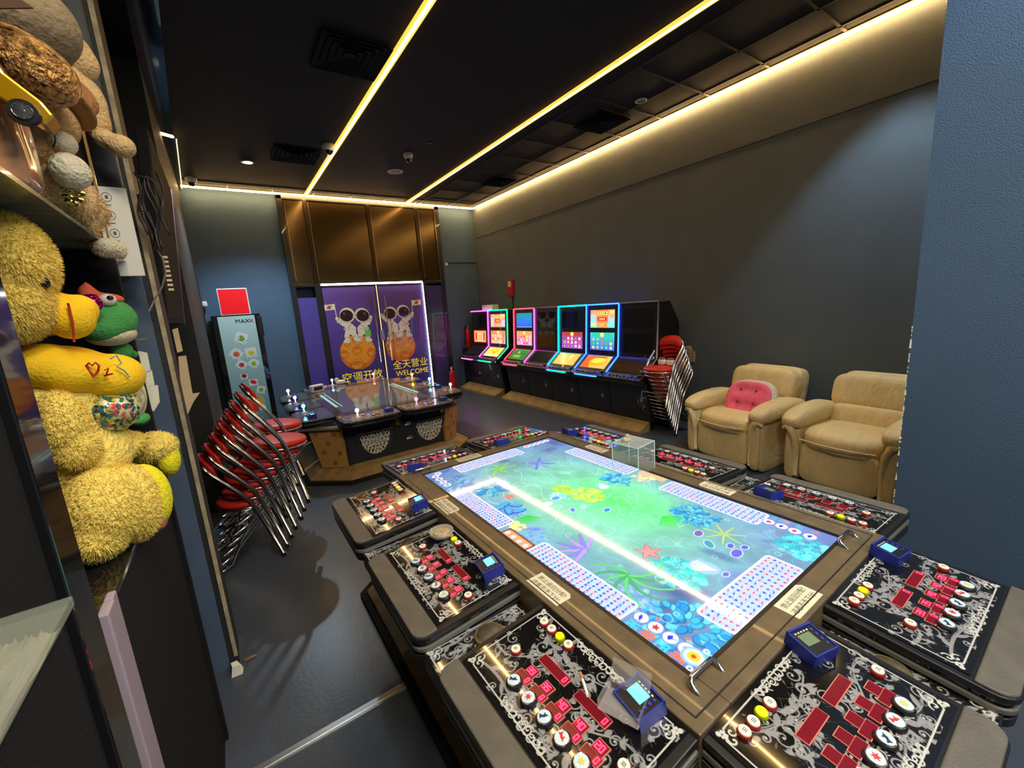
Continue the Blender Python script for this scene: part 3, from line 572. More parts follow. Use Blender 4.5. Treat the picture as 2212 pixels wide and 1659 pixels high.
    rays(-.31,-.31,.12,7,[rgb(165,150,225),rgb(135,120,210)],.010,.5,3.5); rays(.13,.56,.10,8,[rgb(130,140,230),rgb(105,115,215)],.009); rays(-.30,-.53,.15,9,[rgb(95,195,120),rgb(70,160,100)],.007,1.2,4.6,.8); rays(-.10,.66,.11,11,[rgb(130,205,80),rgb(100,180,70)],.006,0,6.2,.5)
    rays(.14,-.35,.09,15,[rgb(70,215,80)],.003,3.6,2.2); rays(-.32,.08,.08,14,[rgb(60,200,70)],.003,3.2,2.2); rays(.2,-.60,.08,7,[rgb(170,200,120)],.005,0)
    x,y=L(-.13,-.48); c.star(x,y,.060,.9,rgb(180,70,90),.42); c.star(x,y,.053,.9,rgb(240,140,140),.40); x,y=L(-.27,.30); c.star(x,y,.045,.2,rgb(225,120,110),.42)
    for px,py,r,a in ((-.06,-.67,.055,2.0),(.18,.06,.045,4.4),(-.20,.47,.035,1.3)):
        x,y=L(px,py); c.ell(x,y,r,r*.7,a,rgb(150,190,225)); 
        for k in range(7): c.line([(x-r*.7*math.cos(a),y-r*.7*math.sin(a)),(x+r*.8*math.cos(a-.8+.27*k),y+r*.8*math.sin(a-.8+.27*k))],.0022,rgb(235,245,250))
    for px,py,rx,ry,a,col in ((.13,-.53,.024,.016,.3,rgb(120,90,170)),(.09,-.60,.028,.016,.9,rgb(60,150,165)),(.14,-.66,.018,.012,.3,rgb(100,90,190)),(.11,-.70,.030,.018,.2,rgb(105,90,200)),(.17,-.70,.016,.012,0,rgb(100,90,190)),(.0,-.14,.02,.014,.2,rgb(70,130,230)),(-.06,-.04,.02,.012,.5,rgb(150,220,210)),(-.12,-.03,.02,.012,1,rgb(90,120,220)),(-.1,.12,.024,.018,.1,rgb(80,150,230)),(-.17,.10,.026,.018,.1,rgb(190,230,220)),(-.04,-.74,.015,.01,0,rgb(110,100,190))):
        x,y=L(px,py); c.ell(x,y,rx+.003,ry+.003,a,rgb(205,235,240)); c.ell(x,y,rx,ry,a,col)
    for k in range(46):
        px=rnd.uniform(-.42,.42); py=rnd.uniform(-.8,.85); x,y=L(px,py); c.ring(x,y,rnd.uniform(.006,.018),.0022,rgb(170,230,230),.8)
    card(c,.0,.26,.10,.745,20,6,1,True); card(c,.0,.975,.10,1.41,20,6,2,True); card(c,.22,.008,.68,.125,18,6,3,False); card(c,.20,1.685,.68,1.802,20,6,4,False); card(c,.89,.98,.995,1.50,20,6,5,True); card(c,.87,.26,.985,.745,20,6,6,True)
    x,y=.02,.85; c.rect(x-.03,y-.10,x+.04,y+.09,rgb(120,70,50),r=.01); c.rect(x-.02,y-.09,x+.03,y+.08,rgb(235,150,100),r=.01)
    for k in range(4): c.disk(x+.006,y-.07+.045*k,.013,rgb(255,205,215))
    cluster(-.41,.03,.035,18,[rgb(240,220,120)],.012,True,21); x=.975; c.rect(x-.03,.78,x+.02,.95,rgb(235,175,120),r=.01); cluster(.42,-.02,.05,26,[rgb(245,215,140),rgb(240,170,150)],.013,True,22)
    # small fish tokens with counts
    def tok(x,y,k,sx): c.disk(x,y,.026,rgb(105,120,190)); c.disk(x,y,.022,rgb(235,240,250)); fish(c,x,y,.015,k,(rgb(35,60,190),rgb(225,40,50))[k%2])
    def num(s,x,y,col,h=.030,rot=0):
        for i,ch in enumerate(s):
            if ch=='1': c.line([(x+.002,y-i*.018),(x+h,y-i*.018)],.0036,col); continue
            g=DIG.get(ch) or {'6':'afgedc','8':'abcdefg'}[ch]; w=.013; P={'a':((0,h),(w,h)),'b':((w,h),(w,h/2)),'c':((w,h/2),(w,0)),'d':((w,0),(0,0)),'e':((0,0),(0,h/2)),'f':((0,h/2),(0,h)),'g':((0,h/2),(w,h/2))}
            for q in g: (a,b_),(d_,e_)=P[q]; c.line([(x+b_,y-i*.020-a),(x+e_,y-i*.020-d_)],.0036,col)
    CY=rgb(60,190,240); OG=rgb(255,110,70)
    for k,(s,yy) in enumerate((('26',.225),('32',.172),('18',.12),('24',.068))): num(s,.004,yy+.008,CY if k%2==0 else OG); tok(.066,yy-.006,k,0); c.ring(.100,yy+.01,.006,.003,OG if k%2 else CY)
    x,y=.058,.035; c.disk(x,y,.034,rgb(120,190,220)); c.disk(x,y,.026,rgb(235,235,220)); c.disk(x,y,.018,rgb(245,190,50)); c.disk(x,y,.007,rgb(225,60,30)); c.ring(.10,.022,.007,.004,rgb(245,245,245)); c.ring(.015,.02,.007,.004,rgb(245,245,245))
    for k,yy in enumerate((.235,.185,.135,.08)): tok(.93,yy,k+1,0); c.ring(.975,yy,.009,.004,OG if k%2 else CY)
    for k in range(6): tok(.08+.11*k if k<1 else .72+.045*k,1.77,k,0)
    for k in range(4): tok(.05,1.74-.055*k,k+1,0)
    return c
screenm = mat('screen_picture',(.02,.02,.02),.05,attr='e',es=1.12,coat=1,spec=.5)
PZ=.65
T1 = empty('fish_game_table',(1.37,1.445,PZ),0,'large ten-seat arcade table with glowing undersea screen in the foreground','arcade table')
b=MB().box(-.63,-1.005,-.10,-.5,1.005,.012).box(.5,-1.005,-.10,.63,1.005,.012).box(-.5,-1.005,-.10,.5,-.905,.012).box(-.5,.905,-.10,.5,1.005,.012)
b.build('bezel',bezelm,T1,bev=.004)
b=MB()
for s_ in (-1,1): b.box(s_*.505-.006,-.91,.0,s_*.505+.006,.91,.0135); b.box(-.505,s_*.91-.006,.0,.505,s_*.91+.006,.0135)
for s_ in (-1,1): b.box(s_*.600-.002,-.975,.012,s_*.600+.002,.975,.0132); b.box(-.6,s_*.975-.002,.012,.6,s_*.975+.002,.0132)
b.build('screen_gasket',blk,T1)
MB().box(-.5,-.905,-.02,.5,.905,.005).build('screen_glass',blkg,T1)
sea().mesh('screen_picture',screenm,T1,Matrix.Translation((0,0,.0065)))
cons=[]
for y_,l,r in ((-.715,True,True),(-.01,True,True),(.705,True,True)): cons.append(console(T1,-.63,y_,-PI/2,l,r))
for y_,l,r in ((-.715,False,False),(-.01,True,None),(.705,True,False)): cons.append(console(T1,.63,y_,PI/2,l,r))
cons.append(console(T1,-.335,-1.005,0,False,False)); cons.append(console(T1,.335,-1.005,0,True,True)); cons.append(console(T1,-.335,1.005,PI,True,False)); cons.append(console(T1,.335,1.005,PI,True,False))
trayp=[]
for (x,y,rz) in [(-.64,y_,-PI/2) for y_ in (-.363,.348)]+[(.64,y_,PI/2) for y_ in (-.363,.348)]+[(0,1.015,PI),(0,-1.015,0)]:
    t=MB().prism([(-.078,-.37),(.078,-.37),(.078,0),(-.078,0)],-.14,-.078).build('side_tray',blk,T1,bev=.004,loc=(x,y,0),rot=(0,0,rz))
    if not trayp: trayp.append(CT.mesh('floral_panel',printm,t,frame((0,-.186,-.0765),(0,-1,0),(1,0,0))).data)
    else: o=link('floral_panel',trayp[0],t); o.matrix_local=frame((0,-.186,-.0765),(0,-1,0),(1,0,0))
    MB().tube([(.047*math.cos(a),.047*math.sin(a),.006) for a in [2*PI*i/32 for i in range(32)]],.006,8,closed=True,mi=0).lathe([(.044,.0015),(.001,.0015)],28,mi=1).lathe([(.044,.012),(.0435,.0)],28,mi=1).build('cup_holder',[mat('worn_brass_ring',rgb(178,150,98),.35,metal=.8),mat('ashy_cup_bottom',rgb(92,84,66),.7,noise=.4,nscale=50)],t,smooth=True,loc=(0,-.165,-.0765))
# body and base, same shell for both tables
def body(T, front=True):
    def octo(x,y,cx,cy): return [(-x+cx,-y),(x-cx,-y),(x,-y+cy),(x,y-cy),(x-cx,y),(-x+cx,y),(-x,y-cy),(-x,-y+cy)]
    z0=-PZ
    MB().prism(octo(.55,1.03,.02,.02),z0+.10,-.088).build('body',mat('black_felt_panel',(.016,.016,.017),.7,bump=.2,bscale=150),T)
    MB().prism(octo(.92,1.22,.34,.30),z0,z0+.05).prism(octo(.92,1.22,.34,.30),z0+.05,z0+.13,top=octo(.74,1.05,.26,.24)).build('base_plinth',[woodk,blk],T,bev=.004)
    MB().prism(octo(.955,1.255,.35,.31),z0,z0+.035).build('kick_rail',blkm,T)
    for sx in (-1,1):
        for sy in (-1,1):
            p0=(sx*.56,sy*1.035); p1=(sx*.78,sy*.86)
            q0=(sx*.58,sy*1.04); q1=(sx*.86,sy*.83)
            MB().add([(*p0,z0+.12),(*p1,z0+.12),(*q1,-.10),(*q0,-.10),(p0[0]*.93,p0[1]*.93,z0+.12),(p1[0]*.9,p1[1]*.9,z0+.12),(q1[0]*.9,q1[1]*.9,-.10),(q0[0]*.93,q0[1]*.93,-.10)],[(0,1,2,3),(4,7,6,5),(0,4,5,1),(3,2,6,7),(0,3,7,4),(1,5,6,2)]).build('corner_panel',woodm,T)
            d=MB()
            for (u,v) in ((.25,.85),(.8,.88),(.5,.62),(.2,.36),(.72,.40),(.45,.12)):
                A=Vector((*p0,z0+.12)).lerp(Vector((*p1,z0+.12)),u).lerp(Vector((*q0,-.10)).lerp(Vector((*q1,-.10)),u),v); ux=(Vector((*p1,0))-Vector((*p0,0))).normalized(); uz=Vector((0,0,1)); nn=Vector((sx*.6,sy*.8,0)).normalized()*.004; w_=.028
                d.quad(A+nn-ux*w_*.5-uz*w_, A+nn+ux*w_-uz*w_*.4, A+nn+ux*w_*.5+uz*w_, A+nn-ux*w_+uz*w_*.4)
            d.build('diamond_pattern',mat('brown_brocade',rgb(150,92,48),.6),T)
            MB().prism([(sx*.54,sy*1.01),(sx*.60,sy*1.09),(sx*.93,sy*.84),(sx*.86,sy*.78)][::(1 if sx*sy>0 else -1)],-.105,-.085).build('corner_shelf',mat('silver_lace_laminate',rgb(120,115,100),.4,noise=.6,nscale=70),T)
    for sx in (-1,1):
        MB().box(sx*.55-.02,-.8,z0+.12,sx*.55+.02,.8,-.12).build('side_grille',mat('silver_lace_dark',rgb(40,38,34),.5,noise=.7,nscale=60,dirt=rgb(170,165,150)),T)
body(T1)
for x,y,rz in ((-.485,-.955,.0),(.485,-.955,.0),(.485,.985,0),(-.485,.985,0)):
    MB().tube([(-.056,0,.008),(-.056,0,.040),(-.046,0,.050),(.046,0,.050),(.056,0,.040),(.056,0,.008)],.0068,10).build('lift_handle',chrome,T1,smooth=True,loc=(x,y,0),rot=(R_(-48) if y<0 else R_(48),0,rz))
for x,y,rz in ((-.575,-.40,-PI/2),(.0,-.955,0.0),(.57,-.36,PI/2),(.57,.48,PI/2),(-.575,.42,-PI/2),(-.15,.96,PI)):
    s_=MB().prism([(-.085,-.036),(.085,-.036),(.085,.025),(.07,.038),(-.085,.038)],.0122,.0128).build('paper_notice',mat('old_label_paper',rgb(222,214,184),.7,noise=.06,nscale=40),T1,loc=(x,y,0),rot=(0,0,rz))
    ik=mat('pencil_ink',rgb(95,92,80),.7)
    text('禁止返回分配!',.023,'handwriting',ik,s_,(0,.014,.0133),ext=.0001); text('违者不予下分!',.023,'handwriting',ik,s_,(0,-.016,.0133),ext=.0001)
for y_ in (-.6,-.45,.1,.25): MB().tube([(-.572,y_-.04,-.20),(-.60,y_-.04,-.215),(-.60,y_+.04,-.215),(-.572,y_+.04,-.20)],.006,8).build('side_handle',chrome,T1,smooth=True)
# far table
T2 = empty('joystick_game_table',(1.40,5.44,PZ),0,'second arcade table with dim grey screen and lit joysticks in front of the purple door','arcade table')
b=MB().box(-.60,-1.0,-.10,-.5,1.0,.010).box(.5,-1.0,-.10,.60,1.0,.010).box(-.5,-1.0,-.10,.5,-.86,.010).box(-.5,.86,-.10,.5,1.0,.010); b.build('bezel',mat('brown_print_bezel',rgb(74,62,50),.18,noise=.5,nscale=40,coat=.4),T2,bev=.004)
MB().box(-.5,-.86,-.02,.5,.86,.006).build('screen_glass',mat('grey_mirror_screen',rgb(90,90,92),.06,metal=.35,coat=.6,noise=.2,nscale=6,emit=rgb(112,108,104),es=.22),T2)
for s_ in (-1,1): MB().box(s_*.49-.022,-.50,.006,s_*.49+.022,.48,.008).box(s_*.43-.006,-.5,.006,s_*.43+.006,.48,.008).build('screen_side_bar',mat('pale_cyan_bar',rgb(150,200,195),.3,emit=rgb(150,205,200),es=.3),T2)
jcol={}
def joycons(x,y,rz,col,es,ncol,rd):
    out=[(-.30,-.20),(-.285,-.29),(-.22,-.34),(0,-.355),(.22,-.34),(.285,-.29),(.30,-.20),(.30,0),(-.30,0)]
    sh=lambda k:[(a*k,b_*k if b_<0 else b_) for a,b_ in out]
    c=MB().prism(out,-.022,0,mi=0).prism(sh(.975),-.036,-.022,mi=1).prism(out,-.056,-.036,mi=0).build('player_console',[blk,blkg],T2,bev=.004,loc=(x,y,0),rot=(0,0,rz))
    MB().prism(sh(.93),0,.004).build('panel_print',mat('brown_floral_print',rgb(60,50,42),.12,noise=.75,nscale=34,coat=.5,dirt=rgb(150,135,110)) if ncol else mat('grey_floral_print',rgb(52,54,54),.12,noise=.5,nscale=34,coat=.5,dirt=rgb(100,105,105)),c)
    m_=mat('ball_%d_%d_%d'%tuple(int(q*99) for q in col),col,.3,emit=col,es=es); m_.name='lit_ball'
    MB().lathe([(.03,.004),(.028,.010),(.012,.024),(.007,.026)],18,mi=1).lathe([(.0065,.02),(.0065,.07)],10,mi=0).lathe([(.001,.06),(.014,.066),(.02,.08),(.018,.094),(.010,.103),(.001,.105)],18,mi=0).build('joystick',[m_,white],c,smooth=True,loc=(-.13,-.22,0))
    o=btn(c,-.02,-.19,.014,'blue',name='fire_button'); o.location.z=.004
    for bx,by in ((.02,-.23),(.07,-.20),(-.06,-.15)): o=btn(c,bx,by,.011,'small',name='round_button'); o.location.z=.004
    reader(c,.19,-.19,rd,False,.95).location.z=.004
for i,(x,y,rz,col,es,nc) in enumerate(((-.60,-.62,-PI/2,(.15,.75,1),3,0),(-.60,.03,-PI/2,(.25,.25,1),3,0),(-.60,.68,-PI/2,(.8,.8,1),2.2,0),(-.31,-1.0,0,(.65,.45,1),2,1),(.31,-1.0,0,(1,.15,.3),2.6,1),(.60,-.62,PI/2,(.9,.85,.7),.7,1),(.60,.03,PI/2,(.2,.75,1),2.2,1),(.60,.68,PI/2,(.85,.85,.1),1.6,1),(-.31,1.0,PI,(.25,.35,1),2.4,1),(.31,1.0,PI,(1,.3,.3),1.4,1))): joycons(x,y,rz,col,es,nc,i in (0,5))
body(T2)
wb=empty('white_display_box',(.93,6.22,PZ+.012),.3,'small white box with dark display window on the far left corner of the far table','box')
MB().box(-.09,-.04,0,.09,.04,.10).build('body',white,wb,bev=.015); MB().box(-.06,-.0415,.025,.06,-.0405,.075).build('display_window',mat('dark_brown_window',rgb(60,40,32),.3),wb)
tw=MB().sup((0,0,.03),(.07,.04,.03),.7,.7).sup((-.05,.0,.06),(.03,.02,.04),.8,.8).build('crumpled_tissue',paper,None,smooth=True,loc=(1.33,6.62,PZ+.012)); tag(tw,'crumpled white tissue on the far edge of the far table','tissue')
lace=Canvas(.50,.26,420,(.01,.01,.01)); 
def halfm(c):
    rnd=random.Random(2); w=c.w
    G=rgb(230,222,195)
    for k in range(9):
        for j in range(5):
            x=.02+k*.056+(j%2)*.028; y=.02+j*.052
            c.star(x,y,.019,k+j,G,.5,5 if (k+j)%2 else 4); c.line(spiral(x+.03,y+.02,.02,1,k,1),.004,G); c.line(spiral(x-.02,y-.025,.018,1,j,-1),.004,G); c.leaf(x,y,.045,.006,rnd.uniform(0,6),G)
    d=np.hypot((c.X-.25)/.25,(c.Y-.26)/.26); c.mask[:]=(d<.97)
halfm(lace)
ld=None
for x in (-.25,.37):
    pts=[(.25*math.cos(PI+PI*i/24),.25*math.sin(PI+PI*i/24)) for i in range(25)]
    t=MB().prism(pts,-.006,.006).build('half_moon_plate',mat('grey_rim',rgb(110,106,100),.35,metal=.6),T2,bev=.003); t.matrix_local=frame((x,-1.037,-.215),(1,0,0),(0,0,1))@Matrix.Diagonal((.76,1.02,1,1))
    MB().prism([(a*.94,b_*.94-.006) for a,b_ in pts],.005,.0075).build('inlay',blk,t)
    if ld is None: o=lace.mesh('lace_print',mat('lace_print',(.1,.1,.1),.45,attr='b'),t,Matrix.Translation((0,-.134,.0085))@Matrix.Diagonal((.88,.88,1,1)),cut=True); ld=o.data
    else: o=link('lace_print',ld,t); o.matrix_local=Matrix.Translation((0,-.134,.0085))@Matrix.Diagonal((.88,.88,1,1))
for x,z in ((.0,-.17),(.53,-.13)):
    p=MB().box(-.02,-.012,-.032,.02,.012,.0).tube([(-.013,0,0),(-.013,0,.02),(0,0,.032),(.013,0,.02),(.013,0,0)],.004,8).build('padlock',gold,T2,bev=.003,loc=(x,-1.05,z))
for z in (-.22,-.38): MB().sup((0,0,0),(.045,.012,.015),1,.8).prism([(-.03,-.006),(.03,-.006),(.012,.006),(-.012,.006)],0,.03).build('drawer_pull',alu,T2,smooth=False,loc=(.12,-1.045,z))
for x,z in ((.0,-.30),(.53,-.26)): MB().lathe([(.009,0),(.009,.012),(.004,.018)],12,Matrix.Rotation(PI/2,4,'X')).build('key_lock',alu,T2,loc=(x,-1.03,z))
for (x,y,rz) in ((-.75,-1.08,.8),): pass
# loose things on the near table
q=T1.location
ab=empty('acrylic_box',(q.x+.46,q.y+.08,PZ+.0145),.12,'clear acrylic box standing on the right edge of the glowing screen','box')
acr=mat('clear_acrylic',(.85,.95,.92),.03,alpha=.07,spec=.6); ace=mat('acrylic_edge',(.8,.92,.88),.2,alpha=.75)
MB().box(-.085,-.085,.165,.085,.085,.168).build('lid',mat('acrylic_lid',(.8,.9,.85),.1,alpha=.26),ab)
MB().box(-.085,-.085,0,-.083,.085,.165).box(.083,-.085,0,.085,.085,.165).box(-.085,-.085,0,.085,-.083,.165).box(-.085,.083,0,.085,.085,.165).build('side_panels',acr,ab)
e_=MB()
for sx in (-1,1):
    for sy in (-1,1): e_.box(sx*.085-.0018,sy*.085-.0018,0,sx*.085+.0018,sy*.085+.0018,.168)
    e_.box(-.085,sx*.085-.0015,.166,.085,sx*.085+.0015,.169).box(sx*.085-.0015,-.085,.166,sx*.085+.0015,.085,.169)
e_.build('glued_edges',ace,ab)
o=MB().sup((0,0,.012),(.028,.02,.012),.8,.8).sup((.018,.01,.026),(.014,.013,.012),.9,.9).build('small_ornament',mat('shell_ornament',rgb(205,185,150),.4,noise=.3,nscale=60),None,smooth=True,loc=(q.x+.44,q.y+.11,PZ+.183)); tag(o,'small cream shell ornament lying on top of the clear acrylic box','ornament')
ds=empty('glass_ashtray',(.655,1.625,PZ+.020),0,'round shallow glass dish of ash on the middle left console','ashtray')
MB().lathe([(.001,.002),(.040,.002),(.050,.016),(.053,.017),(.052,.0),(.001,0)],30).build('dish',mat('smoky_glass',(.75,.72,.6),.08,trans=.6,ior=1.2),ds,smooth=True); MB().sup((0,0,.007),(.036,.036,.006),.6,1).build('ash',mat('pale_ash',rgb(200,180,140),.9,noise=.4,nscale=90,bump=.6,bscale=150),ds,smooth=True)
lx,ly=.62,.60
cb=empty('clear_cigarette_box',(.648,.585,PZ+.025),R_(-70),'open clear plastic box lying on the nearest left console beside the card reader','box')
MB().box(-.05,-.035,0,.05,.035,.0015).box(-.05,-.035,0,.05,-.034,.028).box(-.05,.034,0,.05,.035,.028).box(-.05,-.035,0,-.049,.035,.028).box(.049,-.035,0,.05,.035,.028).build('tray',mat('scuffed_acrylic',(.95,.9,.88),.12,alpha=.14,spec=.7),cb)
MB().box(-.05,.035,.028,.05,.036,.085,Matrix.Rotation(R_(-25),4,'X')).build('lid',MATS['scuffed_acrylic'],cb)
cg=MB().lathe([(.0038,0),(.0038,.055)],10,mi=0).lathe([(.0039,.055),(.0039,.08)],10,mi=1).build('cigarette',[mat('cigarette_white',(.85,.84,.8),.7),mat('filter_tan',rgb(200,130,80),.7)],None,loc=(.60,.655,PZ+.03)); cg.rotation_euler=(PI/2+.15,0,R_(150)); tag(cg,'white cigarette with tan filter lying across the nearest left console','cigarette')
# ------------------------------------------------------------------ the row of upright cabinets along the right wall
def slotpic(kind):
    c=Canvas(.44,.27,190); rnd=random.Random(kind); t=(c.Y/.27)[...,None]
    A,B={0:(rgb(150,70,190),rgb(165,60,45)),1:(rgb(70,70,200),rgb(40,190,165)),2:(rgb(235,150,140),rgb(215,130,70)),3:(rgb(190,120,210),rgb(220,150,80)),4:(rgb(200,60,35),rgb(190,70,45)),5:(rgb(90,200,200),rgb(225,130,90)),6:(rgb(40,80,235),rgb(30,130,120)),7:(rgb(235,130,150),rgb(240,160,120))}[kind]
    c.im[:]=np.array(A)*(1-t)+np.array(B)*t
    if kind in (0,1,2,3):
        for i in range(10): c.line([(.01+i*.045,0),(.02+i*.043,.14)],.005,tuple(min(1,q*1.35) for q in A),.6)
        c.rect(.04,.205,.40,.265,tuple(q*.8 for q in B),.8); c.disk(.22,.235,.035,rgb(245,190,40)); c.star(.22,.235,.03,.3,rgb(255,235,120))
        cols={0:[rgb(225,110,70),rgb(240,190,60),rgb(250,240,220),rgb(60,90,190)],1:[rgb(120,220,60),rgb(250,215,60),rgb(240,150,160),rgb(60,170,120),rgb(200,70,160)],2:[rgb(250,215,90),rgb(255,240,190),rgb(220,70,50)],3:[rgb(250,200,60),rgb(255,230,120),rgb(190,70,60)]}[kind]
        for j in range(3):
            for i in range(5):
                x=.06+i*.08; y=.04+j*.062; col=rnd.choice(cols); c.rect(x-.03,y-.024,x+.03,y+.024,tuple(q*.6 for q in B),.6,r=.006); q=rnd.randrange(4)
                if q==0: c.disk(x,y,.021,col)
                elif q==1: c.line([(x-.018,y-.02),(x,y+.02),(x+.018,y-.02)],.006,col); c.line([(x-.01,y-.006),(x+.01,y-.006)],.004,col)
                elif q==2: c.ring(x,y+.002,.016,.009,col); c.line([(x+.006,y-.008),(x+.018,y-.02)],.004,col)
                else: c.rect(x-.02,y-.018,x+.02,y+.018,col,r=.005); c.star(x,y,.014,.3,rgb(255,250,220))
    elif kind==4:
        c.rect(.03,.02,.41,.25,rgb(225,160,110)); c.rect(.06,.05,.38,.22,rgb(180,50,30)); c.rect(.12,.03,.33,.21,rgb(240,190,130))
        for k in range(6): c.rect(.15,.05+k*.024,.30,.06+k*.024,rgb(170,60,30))
    elif kind in (5,7):
        for s_ in (0,1):
            for k in range(4): x=.05+s_*.34; c.rect(x-.04,.03+k*.06,x+.04,.075+k*.06,(rgb(240,210,60),rgb(110,215,220),rgb(120,200,230),rgb(235,150,90))[(k+s_)%4],.85,r=.01)
        c.rect(.12,.0,.32,.27,rgb(225,110,75),r=.02)
        for k,(cc,dd) in enumerate(((rgb(250,180,70),rgb(245,130,60)),(rgb(230,60,50),rgb(240,160,80)),(rgb(240,205,90),rgb(170,60,30)))): c.rect(.13,.02+k*.085,.31,.075+k*.085,cc,r=.012); c.rect(.15,.032+k*.085,.29,.062+k*.085,rgb(100,40,20),r=.008); [c.rect(.165+.022*i,.038+k*.085,.180+.022*i,.056+k*.085,rgb(255,220,120)) for i in range(5)]
    elif kind==6: c.rect(0,0,.44,.006,rgb(200,240,255))
    return c
slotm=mat('slot_screen',(.01,.01,.01),.12,attr='e',es=1.15,coat=.3)
cabm=mat('cabinet_black',(.013,.013,.014),.3,coat=.25); cabf=mat('cabinet_door_black',(.012,.012,.013),.5,bump=.1,bscale=150)
deskm=mat('bronze_gloss_desk',rgb(70,56,34),.22,metal=.4,coat=.4); screenoff=mat('dead_screen',(.012,.013,.015),.06,coat=.8)
def neon(name,c,es): return mat(name,c,.4,emit=c,es=es)
MAG=neon('magenta_neon',(1,.05,.85),5.5); GRN=neon('green_neon',(0,1,.22),4.2); CYN=neon('cyan_neon',(.0,.62,1),5); BLU=neon('blue_neon',(.01,.06,1),8); REDN=neon('red_neon',(1,.03,.06),4); OFFN=mat('unlit_neon_tube',rgb(150,150,150),.4)
def slot(y1,w,labels,edge,edgeR,top,front,upper,lower,deskpic,side=False):
    # local: x towards the wall, y along the wall (left end = +), origin front-left at the floor
    S_=empty('gaming_cabinet',(3.95,y1-w/2,0),0,labels,'gaming machine','upright gaming cabinets along the right wall'); h=w/2-.003
    def profb(pts,y0,y1_,mb=None,mi=None): 
        mb=mb or MB(); n=len(pts); mb.add([(x,y0,z) for x,z in pts]+[(x,y1_,z) for x,z in pts],[tuple(range(n)),tuple(range(2*n-1,n-1,-1))]+[(i,(i+n),(i+1)%n+n,(i+1)%n) for i in range(n)],mi=mi); return mb
    profb([(.20,.10),(.78,.10),(.78,.62),(.12,.60)],-h,h).build('lower_body',cabm,S_,bev=.004)
    MB().box(.175,-h+.03,.14,.2,h-.03,.56).build('service_door',cabf,S_,bev=.006)
    MB().lathe([(.012,0),(.012,.02),(.004,.03)],12,Matrix.Translation((.175,-h+.13,.42))@Matrix.Rotation(-PI/2,4,'Y')).box(.15,-h+.11,.33,.175,-h+.15,.385).tube([(.16,-h+.115,.385),(.16,-h+.115,.41),(.16,-h+.145,.41),(.16,-h+.145,.385)],.004,6).build('padlock',alu,S_)
    profb([(.0,.63),(.02,.60),(.30,.58),(.36,.80),(.35,.88),(.33,.88),(.10,.70),(.0,.66)],-h,h).build('desk',[cabm],S_,bev=.004)
    profb([(.34,.88),(.385,1.57),(.60,1.57),(.78,1.30),(.78,.55),(.36,.60)],-h,h).build('upper_housing',cabm,S_,bev=.005)
    MB().box(.18,-h+.02,.0,.3,h-.02,.1).build('foot',blkm,S_)
    MB().add([(-.03,-h,.03),(-.03,h,.03),(.19,h,.115),(.19,-h,.115),(-.03,-h,.0),(-.03,h,.0),(.19,h,.0),(.19,-h,.0)],[(0,3,2,1),(0,1,5,4),(0,4,7,3),(1,2,6,5),(4,5,6,7)]).build('foot_board',woodk,S_)
    def pic(kind,z0,z1,x,name):
        ww=w*.74; M=frame((x,0,(z0+z1)/2),(0,-1,0),(.045,0,.69)); sc=Matrix.Diagonal((ww/.44,(z1-z0)/.27,1,1))
        if kind is None: MB().box(-.22,-.135,-.002,.22,.135,.0).build(name,screenoff,S_).matrix_local=M@sc
        else: slotpic(kind).mesh(name,slotm,S_,M@sc)
    pic(upper,1.255,1.50,.369,'upper_screen'); pic(lower,.945,1.19,.349,'lower_screen')
    # sloping desk screen
    n=Vector((-.18,0,.23)).normalized(); ux=Vector((0,-1,0)); uy=Vector((.23,0,.18)).normalized(); M=frame(Vector((.225,0,.795))+n*.006,ux,uy)
    if deskpic is None: MB().box(-w*.38,-.115,0,w*.38,.115,.002).build('desk_screen',screenoff,S_).matrix_local=M
    elif deskpic=='b': MB().box(-w*.46,-.13,0,w*.46,.13,.002).build('desk_panel',mat('bronze_mirror_desk',rgb(105,85,50),.12,metal=.6,coat=.5),S_).matrix_local=M
    else:
        c=Canvas(w*.76,.23,110,rgb(205,165,80)); 
        if deskpic=='y': c.rect(0,0,w*.76,.23,rgb(225,200,70)); c.rect(0,0,w*.76,.05,rgb(240,205,180)); c.ell(w*.42,.15,.11,.06,0,rgb(215,150,30)); c.ell(w*.42,.16,.09,.04,0,rgb(235,190,60)); c.disk(w*.45,.07,.03,rgb(220,160,40))
        elif deskpic=='o': c.rect(0,0,w*.25,.23,rgb(215,90,35)); c.ell(w*.42,.12,.15,.075,.1,rgb(215,150,30)); c.ell(w*.42,.14,.13,.05,.1,rgb(240,195,60)); c.rect(w*.2,.19,w*.62,.22,rgb(170,70,20))
        elif deskpic=='g': c.rect(0,0,w*.76,.23,rgb(55,105,45)); c.rect(w*.15,.04,w*.5,.10,rgb(110,160,60)); c.disk(w*.3,.16,.03,rgb(160,170,60))
        else: c.disk(w*.5,.17,.035,rgb(255,235,130)); c.rect(w*.45,.10,w*.54,.17,rgb(230,190,110))
        c.mesh('desk_screen',slotm,S_,M)
    bt=MB()
    for k in range(8): bt.lathe([(.017,0),(.016,.009),(.001,.011)],12,Matrix.Translation((.055,h-.09-k*(w-.2)/7,.685)),mi=k%2)
    bt.lathe([(.028,0),(.026,.012),(.001,.014)],14,Matrix.Translation((.085,-h+.07,.705)),mi=0); bt.build('button_row',[mat('dark_key',rgb(90,85,75),.3),mat('pale_key',rgb(150,145,130),.3)],S_)
    def tube(pts,m,r=.010): MB().tube(pts,r,8).build('neon_tube',m,S_,smooth=True)
    E_=lambda s:[(.378,s*h,1.575),(.333,s*h,.885)]
    if edge: tube([(.372,h,1.575),(.330,h,.885)],edge); tube([(.330,h,.885),(.095,h,.705)],edge,.009)
